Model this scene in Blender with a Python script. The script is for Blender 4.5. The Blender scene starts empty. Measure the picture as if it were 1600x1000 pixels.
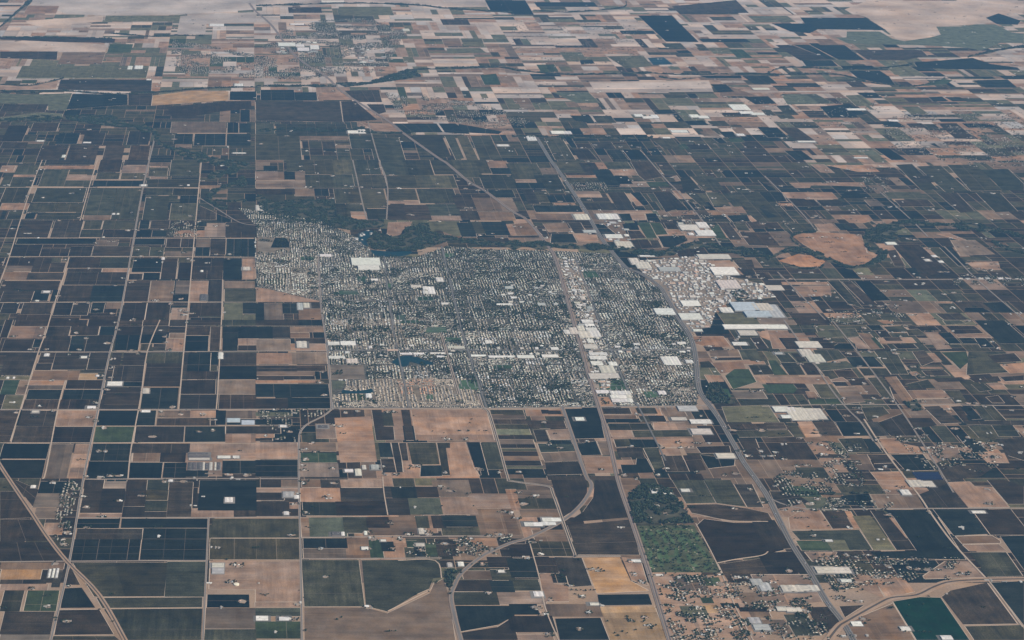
import bpy, math, random
import numpy as np
from mathutils import Vector
from mathutils.geometry import intersect_point_tri_2d

# ------------------------------------------------------------------ camera, sky, sun, exposure
scene = bpy.context.scene
PITCH = math.radians(20.21)          # camera looks north (+Y), tilted down
FPX, CAM_H, PPX, PPY = 2919.0, 7275.0, 388.0, 500.0   # focal length in photo pixels, flying height, optical axis
cam_data = bpy.data.cameras.new('camera')
cam = bpy.data.objects.new('camera', cam_data)
scene.collection.objects.link(cam)
scene.camera = cam
cam.location = (0, 0, CAM_H)
cam.rotation_euler = (math.pi / 2 - PITCH, 0, 0)
cam_data.sensor_width = 36.0
cam_data.lens = 36.0 * FPX / 1600.0
cam_data.shift_x = (800.0 - PPX) / 1600.0     # the photograph is a crop: axis left of its middle
cam_data.clip_start = 10.0
cam_data.clip_end = 400000.0

SUN_EL, SUN_TURN = math.radians(37), math.radians(58)   # sun in the south-south-east
world = bpy.data.worlds.new('World'); scene.world = world
world.use_nodes = True
wn = world.node_tree
bg = wn.nodes['Background']
sky = wn.nodes.new('ShaderNodeTexSky'); sky.sky_type = 'NISHITA'; sky.sun_disc = False
sky.sun_elevation = SUN_EL; sky.sun_rotation = math.pi - SUN_TURN
sky.altitude = 0; sky.air_density = 1.0; sky.dust_density = 1.0
wn.links.new(sky.outputs['Color'], bg.inputs['Color'])
bg.inputs['Strength'].default_value = 0.08
sun_d = bpy.data.lights.new('sun', 'SUN'); sun_d.energy = 4.9; sun_d.angle = math.radians(0.53); sun_d.color = (1.0, 0.91, 0.77)
sun = bpy.data.objects.new('sun', sun_d); scene.collection.objects.link(sun)
sun.rotation_euler = (math.pi / 2 - SUN_EL, 0, SUN_TURN); sun.location = (4000, -5000, 9000)
scene.view_settings.view_transform = 'Standard'; scene.view_settings.look = 'None'
scene.view_settings.gamma = 1.0; scene.view_settings.exposure = 0.15
scene.cycles.volume_bounces = 1; scene.cycles.max_bounces = 6
HAZE_DENSITY, HAZE_COLOR, HAZE_G = 0.72e-5, (0.24, 0.57, 1.0), 0.0

R = random.Random(7)
NR = np.random.RandomState(7)
C = scene.collection

# ------------------------------------------------------------------ photo measurements -> ground metres
_s, _c = math.sin(PITCH), math.cos(PITCH)
def g(x, y):
    """ground point (metres) seen at photo pixel (x, y)"""
    dx, dy = (x - PPX) / FPX, (y - PPY) / FPX
    t = CAM_H / (_s + dy * _c)
    return (dx * t, (_c - dy * _s) * t)
def px(X, Y, Z=0.0):
    """photo pixel of a ground point"""
    zc = Y * _c + (CAM_H - Z) * _s
    yc = (CAM_H - Z) * _c - Y * _s
    return (PPX + FPX * X / zc, PPY + FPX * yc / zc)
TILE = {r + c: (400 * 'abcd'.index(r), 250 * (int(c) - 1)) for r in 'abcd' for c in '1234'}
def tpx(tile, zx, zy):
    ox, oy = TILE[tile]
    return (ox + zx / 4.0, oy + zy / 4.0)
def tg(tile, zx, zy):
    return g(*tpx(tile, zx, zy))
_bb = {}
def inside_many(X, Y, poly):
    P = np.asarray(poly, float); r = np.zeros(len(X), bool); j = len(P) - 1
    for i in range(len(P)):
        (xi, yi), (xj, yj) = P[i], P[j]
        if yi != yj: r ^= ((yi > Y) != (yj > Y)) & (X < (xj - xi) * (Y - yi) / (yj - yi) + xi)
        j = i
    return r
def inside(p, poly):
    x, y = p; r = False; j = len(poly) - 1
    b = _bb.get(id(poly))
    if b is None or b[4] is not poly:
        b = (min(q[0] for q in poly), max(q[0] for q in poly), min(q[1] for q in poly), max(q[1] for q in poly), poly); _bb[id(poly)] = b
    if x < b[0] or x > b[1] or y < b[2] or y > b[3]: return False
    for i in range(len(poly)):
        xi, yi = poly[i]; xj, yj = poly[j]
        if (yi > y) != (yj > y) and x < (xj - xi) * (y - yi) / (yj - yi) + xi: r = not r
        j = i
    return r

# ------------------------------------------------------------------ materials
def mat(name, base=None, rough=0.9, fine=(14.0, 0.25), broad=(220.0, 0.25), streak=0.0, bump=0.0, spec=0.0):
    """colour comes from the 'tint' attribute (or base), broken up by broad mottling, fine grain and tillage streaks"""
    m = bpy.data.materials.new(name); m.use_nodes = True
    nt = m.node_tree; N = nt.nodes; L = nt.links
    b = N['Principled BSDF']; b.inputs['Roughness'].default_value = rough
    b.inputs['Specular IOR Level'].default_value = spec
    geo = N.new('ShaderNodeNewGeometry')
    if base is None:
        a = N.new('ShaderNodeAttribute'); a.attribute_name = 'tint'; col = a.outputs['Color']; alpha = a.outputs['Alpha']
    else:
        a = N.new('ShaderNodeRGB'); a.outputs[0].default_value = (*base, 1); col = a.outputs[0]; alpha = None
    def noise(scale, detail=2.0, rough=.55, vec=None):
        n = N.new('ShaderNodeTexNoise'); n.inputs['Scale'].default_value = scale
        n.inputs['Detail'].default_value = detail; n.inputs['Roughness'].default_value = rough
        L.new(vec or geo.outputs['Position'], n.inputs['Vector']); return n.outputs['Fac']
    def mr(v, amp):
        k = N.new('ShaderNodeMapRange'); k.inputs['From Min'].default_value = .25; k.inputs['From Max'].default_value = .75
        k.inputs['To Min'].default_value = 1 - amp; k.inputs['To Max'].default_value = 1 + amp; k.clamp = False
        L.new(v, k.inputs['Value']); return k.outputs['Result']
    def mul(u, v):
        k = N.new('ShaderNodeMath'); k.operation = 'MULTIPLY'; L.new(u, k.inputs[0]); L.new(v, k.inputs[1]); return k.outputs[0]
    f = mr(noise(1.0 / broad[0], 4.0), broad[1])
    f = mul(f, mr(noise(1.0 / fine[0], 3.0, .7), fine[1]))
    if streak:
        s = []
        for sc in ((1/34., 1/600., 1.), (1/600., 1/34., 1.)):
            mp = N.new('ShaderNodeMapping'); mp.inputs['Scale'].default_value = sc
            L.new(geo.outputs['Position'], mp.inputs['Vector']); s.append(mr(noise(1.0, 5.0, .7, mp.outputs['Vector']), streak))
        mx = N.new('ShaderNodeMix'); mx.data_type = 'FLOAT'
        if alpha: L.new(alpha, mx.inputs['Factor'])
        L.new(s[0], mx.inputs['A']); L.new(s[1], mx.inputs['B']); f = mul(f, mx.outputs['Result'])
    vm = N.new('ShaderNodeVectorMath'); vm.operation = 'SCALE'
    L.new(col, vm.inputs[0]); L.new(f, vm.inputs['Scale'])
    # slight hue wander: warmer and cooler soil or leaf patches
    hs = N.new('ShaderNodeHueSaturation')
    hm = N.new('ShaderNodeMapRange'); hm.inputs['To Min'].default_value = .7; hm.inputs['To Max'].default_value = 1.3
    L.new(noise(1.0 / (broad[0] * .6), 2.0), hm.inputs['Value']); L.new(hm.outputs['Result'], hs.inputs['Saturation'])
    L.new(vm.outputs[0], hs.inputs['Color']); L.new(hs.outputs['Color'], b.inputs['Base Color'])
    if bump:
        bp = N.new('ShaderNodeBump'); bp.inputs['Strength'].default_value = bump; bp.inputs['Distance'].default_value = 1.0
        L.new(noise(1.0 / 9.0, 2.0), bp.inputs['Height']); L.new(bp.outputs['Normal'], b.inputs['Normal'])
    return m
M = {
 'soil':   mat('tilled_soil', fine=(14, .20), broad=(210, .42), streak=.26),
 'vine':   mat('vine_canopy', fine=(12, .60), broad=(150, .55), streak=.50, bump=.5),
 'pasture': mat('dry_grassland', fine=(60, .12), broad=(900, .40), streak=.05),
 'grass':  mat('grass_and_crop', fine=(13, .40), broad=(120, .45), streak=.25, bump=.2),
 'ground': mat('dry_ground', base=(.30, .205, .138), fine=(18, .2), broad=(500, .25)),
 'town':   mat('town_lots', base=(.088, .080, .062), fine=(22, .8), broad=(160, .5)),
 'asphalt':mat('asphalt', fine=(12, .12), broad=(300, .12)),
 'gravel': mat('ballast_gravel', fine=(12, .14), broad=(200, .12)),
 'roof':   mat('roofing', fine=(7, .10), broad=(40, .10), rough=.7, spec=.2),
 'wall':   mat('painted_wall', fine=(5, .06), broad=(30, .05), rough=.8),
 'leaf':   mat('foliage', fine=(4, .35), broad=(25, .3), rough=.8, bump=.5),
 'bark':   mat('bark', base=(.07, .05, .035), fine=(2, .3), broad=(8, .2)),
 'water':  mat('still_water', base=(.005, .027, .034), rough=.5, fine=(60, .05), broad=(300, .2), spec=.06),
 'panel':  mat('solar_glass', base=(.012, .016, .05), rough=.25, fine=(8, .1), broad=(50, .1), spec=.5),
}

# ------------------------------------------------------------------ mesh helpers
def set_tint(me, cols, per='FACE'):
    at = me.color_attributes.new('tint', 'FLOAT_COLOR', 'CORNER')
    cols = np.asarray(cols, dtype=np.float32)
    if cols.ndim == 1: arr = np.tile(cols, (len(me.loops), 1))
    else:
        lt = np.empty(len(me.polygons), dtype=np.int32); me.polygons.foreach_get('loop_total', lt)
        arr = np.repeat(cols, lt, axis=0)
    at.data.foreach_set('color', np.ascontiguousarray(arr, dtype=np.float32).ravel())
def link(name, me, parent=None, loc=(0, 0, 0), rz=0.0, **props):
    o = bpy.data.objects.new(name, me); C.objects.link(o)
    o.location = loc; o.rotation_euler = (0, 0, rz)
    if parent: o.parent = parent
    for k, v in props.items(): o[k] = v
    return o
def meshof(name, verts, faces, m, cols=None):
    me = bpy.data.meshes.new(name); me.from_pydata([tuple(v) for v in verts], [], [tuple(f) for f in faces]); me.update()
    for mm in (m if isinstance(m, (list, tuple)) else [m]): me.materials.append(mm)
    if cols is not None: set_tint(me, cols)
    return me
def slab(name, poly, z0, z1, m, col, holes=None):
    """a real slab of ground or crop: top face and sides; poly in metres, mesh kept around its own centre"""
    a = sum(poly[i][0] * poly[(i + 1) % len(poly)][1] - poly[(i + 1) % len(poly)][0] * poly[i][1] for i in range(len(poly)))
    if a < 0: poly = poly[::-1]
    cx = sum(p[0] for p in poly) / len(poly); cy = sum(p[1] for p in poly) / len(poly); n = len(poly)
    v = [(x - cx, y - cy, z1) for x, y in poly] + [(x - cx, y - cy, z0) for x, y in poly]
    f = [tuple(range(n))] + [(i + n, (i + 1) % n + n, (i + 1) % n, i) for i in range(n)]
    return meshof(name, v, f, m, col), (cx, cy, 0)
def strip_poly(pts, w):
    """left and right edges of a band of width w along a polyline"""
    out_l, out_r = [], []
    for i, p in enumerate(pts):
        a = Vector(pts[max(i - 1, 0)]); b = Vector(pts[min(i + 1, len(pts) - 1)])
        d = (b - a).normalized(); n = Vector((-d.y, d.x))
        ww = w[i] if isinstance(w, (list, tuple)) else w
        out_l.append(Vector(p) + n * ww / 2); out_r.append(Vector(p) - n * ww / 2)
    return out_l, out_r
def band(name, pts, w, z, m, col, off=0.0, thick=3.2):
    if off:
        l, r = strip_poly(pts, abs(off) * 2); pts = [tuple(q) for q in (l if off > 0 else r)]
    l, r = strip_poly(pts, w); n = len(pts)
    v = [(q.x, q.y, z) for q in l] + [(q.x, q.y, z) for q in r] + [(q.x, q.y, z - thick) for q in l] + [(q.x, q.y, z - thick) for q in r]
    f = []
    for i in range(n - 1):
        f += [(i + n, i + n + 1, i + 1, i), (i, i + 1, i + 1 + 2 * n, i + 2 * n), (i + n + 1, i + n, i + 3 * n, i + 3 * n + 1)]
    return meshof(name, v, f, m, (*col, 1))
def smooth(pts, k=4):
    """Catmull-Rom through the measured points"""
    if len(pts) < 3: return pts
    P = [pts[0]] + list(pts) + [pts[-1]]; out = []
    for i in range(1, len(P) - 2):
        p0, p1, p2, p3 = [np.array(q, float) for q in P[i - 1:i + 3]]
        for s in range(k):
            t = s / k
            out.append(tuple(.5 * (2*p1 + (p2-p0)*t + (2*p0-5*p1+4*p2-p3)*t*t + (3*p1-p0-3*p2+p3)*t**3)))
    out.append(tuple(pts[-1])); return out
def field_slab(name, poly, z1, m, col):
    """like slab, but a four-cornered block is made of strips whose growth or moisture differs"""
    if len(poly) != 4: return slab(name, poly, .02, z1, m, col)
    a = sum(poly[i][0] * poly[(i + 1) % 4][1] - poly[(i + 1) % 4][0] * poly[i][1] for i in range(4))
    if a < 0: poly = poly[::-1]
    if R.random() < .5: poly = poly[1:] + poly[:1]
    P = [np.array(p) for p in poly]; cx, cy = sum(P) / 4
    n = R.choice((1, 2, 3, 4, 5)); cuts = [0] + sorted(R.uniform(.08, .92) for _ in range(n - 1)) + [1]
    v, f, c = [], [], []
    for t in cuts:
        for p in (P[0] * (1 - t) + P[1] * t, P[3] * (1 - t) + P[2] * t): v += [(p[0] - cx, p[1] - cy, z1), (p[0] - cx, p[1] - cy, .02)]
    for i in range(n):
        k = 4 * i; g_ = R.gauss(1, .13); w_ = R.gauss(0, .025); cc = (col[0] * g_ * (1 + w_), col[1] * g_, col[2] * g_ * (1 - w_), col[3])
        f += [(k, k + 4, k + 6, k + 2), (k + 1, k + 5, k + 4, k), (k + 2, k + 6, k + 7, k + 3)]; c += [cc] * 3
    k = 4 * n; f += [(0, 2, 3, 1), (k, k + 1, k + 3, k + 2)]; c += [col, col]
    me = meshof(name, v, f, m); set_tint(me, c); return me, (cx, cy, 0)
class Batch:
    """many small pieces joined into one mesh (stuff)"""
    def __init__(s): s.v, s.f, s.c, s.n = [], [], [], 0
    def add(s, verts, tris, cols):
        s.v.append(verts); s.f.append(tris + s.n); s.c.append(cols); s.n += len(verts)
    def build(s, name, m, **props):
        if not s.v: return None
        V = np.concatenate(s.v).astype(np.float32); F = np.concatenate(s.f).astype(np.int32); K = np.concatenate(s.c).astype(np.float32)
        me = bpy.data.meshes.new(name)
        me.vertices.add(len(V)); me.vertices.foreach_set('co', V.ravel())
        k = F.shape[1]
        me.loops.add(F.size); me.loops.foreach_set('vertex_index', F.ravel())
        me.polygons.add(len(F)); me.polygons.foreach_set('loop_start', np.arange(0, F.size, k, dtype=np.int32))
        me.update(); me.validate()
        me.materials.append(m); set_tint(me, K)
        return link(name, me, **props)
# ------------------------------------------------------------------ fields, measured tile by tile (each tile 400x250 photo pixels, read at 4x)
# four numbers: near-left corner, far-right corner of a block lying square to the section grid; more numbers: its outline
FIELDS = {
'a4': """V 0 72 95 72 205 235 0 243;V 95 0 240 60 205 165 80 10;D 240 82 430 10;B 205 170 440 85;B 215 240 360 175;T 270 340 400 270
V 0 248 215 248 310 380 0 385;V 0 390 320 388 405 505 0 512;B 0 556 400 517;Y 0 620 258 560;V 0 648 290 624;T 0 690 300 652;V 322 670 390 570
O 0 820 150 692;G 150 818 370 692;V 0 963 340 825;B 0 1000 310 968;V 500 205 780 55;V 525 53 650 0;T 650 52 790 10;T 495 236 762 208
V 790 68 918 0;V 775 163 912 70;V 765 233 905 168;O 920 60 1055 0;O 910 125 1050 64;O 905 195 1045 130;V 900 233 1040 200;V 1055 100 1120 10;V 1045 230 1205 15
V 1205 175 1600 85;T 1195 232 1462 180;V 1464 230 1600 178;D 480 300 748 243;D 757 298 1300 243;V 475 370 890 306;D 440 499 880 373;D 878 499 1300 304
O 1322 360 1600 243;O 1312 496 1600 368;V 440 540 500 655 400 655;O 455 517 1048 517 1025 727 590 729;O 1030 728 1285 512;D 395 678 510 673 595 798 380 800
O 605 737 1265 733 1262 795 640 800;O 650 808 1265 803 1255 1000 780 1000;V 370 814 620 810 710 964 340 969;O 335 976 715 976 745 1000 325 1000
D 1296 795 1555 717;B 1285 928 1595 802;O 1280 1000 1600 935;T 1310 680 1600 506""",
'b4': """B 160 42 270 0;T 0 75 265 50;V 0 125 170 80;V 0 225 205 135;T 205 180 270 140;V 205 225 270 182;B 290 45 405 0;V 408 48 522 0;T 525 45 790 0
B 1120 100 1325 0;T 283 135 530 51;V 535 132 790 51;O 298 221 500 140;V 508 221 805 136;V 805 110 850 42;D 855 112 995 44;V 1000 108 1130 44
V 820 218 945 115;S 950 215 1145 113;T 1145 215 1360 107;T 1350 175 1600 86;B 1370 340 1600 180;O 0 355 272 237;O 0 493 275 367;B 290 355 340 236;S 340 355 555 236
O 555 330 690 233;V 697 298 825 233;B 700 345 1000 232;O 1010 300 1070 226;T 1075 330 1110 222;V 1110 300 1170 225;D 1175 292 1370 224;O 1170 345 1390 297
D 300 425 563 366;B 300 487 565 430;B 570 487 715 362;G 720 485 780 376;D 790 445 855 386;T 860 420 930 366;G 950 420 1000 381;D 1000 480 1050 421;G 1070 475 1140 396
V 1140 475 1240 371;B 1280 478 1335 371;T 0 759 275 512;O 305 789 640 502;O 662 502 1148 497 1168 608 1108 615 1082 680 1008 712 820 822 688 788
B 302 798 530 797 690 798 820 834 1088 707 1112 652 1170 617 1205 720 1245 1000 305 1000;T 0 790 275 766;O 0 850 275 802;G 0 990 275 886
B 1300 620 1470 570;V 1460 545 1600 482;O 1480 625 1600 562;V 1240 695 1475 627;D 1480 700 1600 632;O 1235 780 1500 702;T 1502 775 1600 702
D 1245 787 1600 787 1600 848 1510 906 1280 947;V 1282 955 1510 920 1600 862 1600 1000 1292 1000""",
'c4': """T 0 190 20 60;B 30 140 250 62;O 60 180 265 116;B 60 230 285 176;V 245 0 472 0 468 80 415 170 320 232;V 520 0 652 0 732 233 340 266 444 200 508 110
V 347 283 738 248 797 468 412 466;B 150 385 340 312;O 115 475 380 386;V 0 480 110 402;V 130 580 260 487;V 265 482 435 487 500 660 360 670 340 600 290 570
Y 442 487 673 483 743 632 855 692 530 708;T 685 482 800 490 850 660 745 625;T 165 590 240 580 260 650 350 660 355 760 210 760;O 0 690 160 622;D 0 610 140 492;T 0 770 190 702
D 535 717 853 713 876 780 545 784;Y 550 792 888 787 978 1000 615 1000;D 0 840 150 777;V 0 950 250 852;T 35 1000 250 966;D 270 867 553 862 608 1000 300 1000;B 230 853 540 777
T 862 600 1325 592 1600 1000 990 960;O 1000 0 1195 0 1273 143 1090 148;O 1200 0 1365 0 1462 168 1280 145;V 1388 27 1500 27 1570 170 1472 170
V 1090 155 1280 152 1470 178 1600 207 1600 254 1400 258 1130 213;V 1158 282 1200 244 1390 268 1600 268 1600 438 1500 482 1282 512;V 1292 527 1600 484 1600 589 1322 589;G 1200 660 1290 610;B 1040 690 1190 605;B 950 760 1090 700;G 1195 770 1245 737;Y 1200 830 1270 782;B 930 830 1080 765;D 1320 800 1410 772;V 1430 822 1600 797;B 1440 790 1600 705;T 1000 950 1150 872;B 1290 940 1420 885;B 1500 860 1600 822;O 1100 640 1190 600;S 1080 860 1200 790""",
'd4': """V 10 70 150 70 260 140 60 180;G 150 105 290 40;T 130 235 210 190 320 185 400 305 140 310;V 332 192 470 196 533 299 405 304;T 475 190 515 195 575 300 540 300
O 150 320 570 312 653 438 510 438 480 375 200 375;G 215 440 360 381;S 380 440 480 376;S 527 226 640 222 798 438 660 438;V 642 192 720 192 922 434 805 438
D 722 187 985 187 1000 205 1060 232 1236 498 700 488 640 450 930 442 780 222;D 1032 182 1258 182 1372 338 1162 348;V 1277 187 1515 182 1600 290 1600 343 1392 343
B 640 90 930 90 980 175 690 180;D 460 100 630 85 670 165 440 155;V 947 90 1120 22 1238 168 1010 173;T 1122 15 1260 10 1290 40 1400 45 1508 170 1250 170;V 1370 0 1480 0 1600 40 1600 150 1500 150
B 1172 352 1400 347 1450 380 1453 394 1215 399;T 1217 405 1440 401 1488 440 1260 444;O 1262 452 1488 452 1592 600 1370 604;D 1452 352 1600 347 1600 560
V 0 260 40 250 148 428 0 438;V 0 457 150 448 243 578 0 583;T 0 592 250 592 340 760 0 790;T 230 450 430 450 400 510 280 510;T 520 590 640 585 730 740 580 680;T 642 590 840 600 918 698 742 738
T 1110 507 1250 507 1355 608 980 618 970 600;E 782 760 950 732 1078 736 1258 1000 930 1000;V 1087 730 1140 692 1368 642 1556 898 1220 903;O 1232 915 1588 907 1600 930 1600 1000 1290 1000
D 1392 642 1600 632 1600 908;B 490 892 780 772 918 1000 560 1000;V 242 797 380 792 448 890 340 968;O 97 842 238 837 328 973 170 973;B 0 872 98 872 163 963 0 968;V 447 790 600 782 482 858""",
'a3': """V 0 110 80 0;V 90 38 305 0;V 305 35 545 0;V 550 38 735 0;V 740 38 890 0;V 895 35 1055 0;V 1060 38 1165 0;V 1170 33 1380 0;O 1385 35 1600 0
T 55 115 285 41;V 285 98 440 41;V 440 95 620 41;D 620 95 720 41;V 10 195 200 121;D 205 172 265 121;V 265 195 440 101;D 440 149 530 101;D 430 195 525 153;V 530 195 710 101
V 720 90 885 41;V 890 90 1050 41;D 715 190 875 95;D 880 145 1040 92;O 880 190 950 150;V 960 190 1035 150;V 1060 80 1160 43;B 1060 112 1155 83;T 1040 195 1150 119
V 1165 95 1310 43;V 1312 195 1380 43;D 1155 195 1302 100;D 1392 193 1485 43;D 1490 115 1600 43;T 1490 155 1600 119;V 1490 190 1600 160
V 0 345 235 206;V 240 268 345 206;V 220 312 325 272;V 325 310 548 206;V 545 310 685 206;B 195 375 500 319;Y 495 372 610 336;S 0 372 190 352
G 0 465 120 377;B 100 465 190 379;T 180 405 405 379;B 170 432 395 409;V 410 430 655 377;S 10 560 155 471;D 165 495 390 437;V 140 560 380 498;D 390 495 640 437;V 370 560 625 498
V 695 285 760 206;V 765 282 915 206;V 700 385 900 288;D 770 415 890 388;V 645 560 880 424;O 915 270 1145 206;V 900 415 1135 272;D 880 555 1115 424
V 1140 372 1165 206;D 1170 320 1315 206;V 1165 370 1355 322;V 1365 285 1600 206;D 1360 370 1600 289;V 1130 462 1345 377;B 1355 462 1600 377;V 1120 555 1365 467;V 1370 555 1600 467
V -60 766 120 570;V 115 662 360 568;V 75 766 345 666;T 345 662 615 567;V 325 766 590 669;D 605 660 865 567;G 585 766 840 668;D 855 658 975 567;V 980 658 1310 616;B 985 610 1190 567;T 1190 610 1350 567
D 1350 655 1410 567;B 1415 615 1600 567;D 1420 655 1600 621;V 840 766 1150 666;D 1155 763 1405 666;V 1415 710 1600 666;T 1410 766 1600 713
D 0 865 310 774;D 0 874 285 874 260 988 70 988 0 887;B 265 990 460 777;T 430 990 575 777;D 565 880 828 774;D 540 990 810 886
V 825 830 1185 774;B 830 885 1000 832;V 1000 888 1160 832;T 1180 830 1600 774;T 1340 870 1600 832;D 805 988 1015 893;D 1020 985 1165 893;D 1160 980 1300 942;D 1390 960 1600 880;T 1145 975 1390 827;D 1240 1190 1600 1003""",
'b3': """V 0 35 48 0;V 52 35 165 0;V 168 35 265 0;D 270 35 420 0;V 0 112 100 43;V 105 112 210 43;B 215 75 420 43;B 215 110 330 79;B 0 195 210 121;T 220 195 430 150
T 0 275 220 207;B 222 275 435 203;V 0 320 250 286;V 255 318 430 286;B 0 345 365 322;V 0 375 170 351;V 178 372 365 351;T 0 392 400 378;D 0 480 450 401;V 0 555 195 491;D 230 550 460 486
S 0 600 220 577;V 0 640 220 606;V 0 705 150 651;T 0 735 110 711;V 0 755 100 741;T 0 868 255 767;D 0 980 265 876;T 380 740 490 651;B 270 820 495 767;G 285 890 500 831;T 280 980 510 896
T 490 612 718 602 756 885 525 890;V 724 562 785 562 800 665 858 667 866 750 752 753;O 802 662 845 580;T 850 580 903 562 928 752 872 752;V 907 562 960 562 988 752 937 752
T 970 564 1438 560 1488 750 1002 753;D 764 767 838 767 858 858 777 858;V 846 767 888 767 908 860 918 950 880 953;V 895 770 938 768 953 878 915 878;V 780 868 856 868 876 953 792 953
O 947 767 1123 767 1148 903 977 903;D 1032 910 1153 908 1163 975 1027 978;O 1132 767 1213 767 1213 800 1187 800 1213 970 1167 970;T 1192 802 1217 765 1308 764 1358 920 1398 975 1222 975
D 1317 764 1398 764 1453 970 1410 970 1400 922 1367 920;O 1412 764 1503 764 1548 935 1452 935;B 457 290 453 282 670 280 683 368 470 376;S 475 380 560 380 540 430 480 430;T 445 120 660 118 665 160 450 137
B 550 428 720 377 800 381 720 428 540 436;G 595 500 690 464""",
'c3': """T 82 562 308 557 328 600 92 600;V 190 585 225 562;V 230 588 300 567;V 110 678 170 628;O 175 678 215 628;V 222 676 320 630;V 132 687 208 687 238 760 157 760;T 217 687 348 682 373 745 242 748
D 250 775 365 752;O 160 772 380 777 393 820 180 828;B 180 832 400 827 413 880 205 885;V 207 892 413 884 448 963 220 968;V 230 1000 450 977;D 322 557 538 552 578 738 395 743;D 405 777 523 757 558 843 435 846
B 532 757 608 757 623 843 567 846;T 440 857 628 852 653 958 470 958;V 490 1000 650 977;V 557 552 733 550 748 588 565 588;B 570 615 770 597;D 585 640 790 619;O 597 647 868 647 888 688 612 688
T 607 682 738 677 758 733 627 733;O 752 692 1108 687 1128 728 767 733;O 790 585 890 550;T 892 550 918 550 958 640 912 640;O 810 635 865 601;V 870 635 945 599;T 882 642 1078 642 1108 685 892 688;B 960 600 1060 547
O 637 747 743 742 758 790 652 795;D 755 795 885 747;V 652 802 808 797 828 855 670 860;D 680 905 775 905 780 864 838 864 888 953 692 958;T 877 747 1128 737 1138 790 960 798;O 822 802 913 797 948 918 890 938
V 937 852 1058 847 1103 948 967 948;V 1067 847 1168 842 1213 938 1112 948;T 930 840 1040 806;V 1152 792 1358 787 1368 830 1182 833;D 1177 842 1393 872 1388 910 1227 928;V 1000 1000 1180 962
S 1312 542 1600 532 1600 638 1347 638;V 1352 652 1600 647 1600 680 1370 680;O 1392 692 1600 687 1600 730 1420 733;V 1412 742 1520 742 1543 800 1450 808;T 1112 102 1318 102 1368 168 1222 168 1150 150
B 1232 192 1408 182 1428 225 1242 228;V 1262 237 1428 234 1438 250 1272 253;T 1247 267 1438 257 1468 320 1302 333;O 1172 262 1230 257 1273 298 1182 298;O 1417 187 1528 182 1558 248 1442 248;T 1450 275 1570 257
O 1477 282 1600 282 1600 338 1512 343;G 1332 350 1390 307 1480 307 1528 388 1382 433;T 1202 342 1308 347 1328 385 1232 393;T 1512 352 1600 347 1600 393 1552 393;B 1400 490 1560 442;V 1492 112 1550 107 1600 175 1600 180 1540 180
T 1502 72 1600 67 1600 148 1557 107;T 540 540 630 482;D 1185 88 1190 32 1345 30 1360 86;Y 1200 80 1222 44 1318 42 1338 76 1270 86""",
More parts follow.
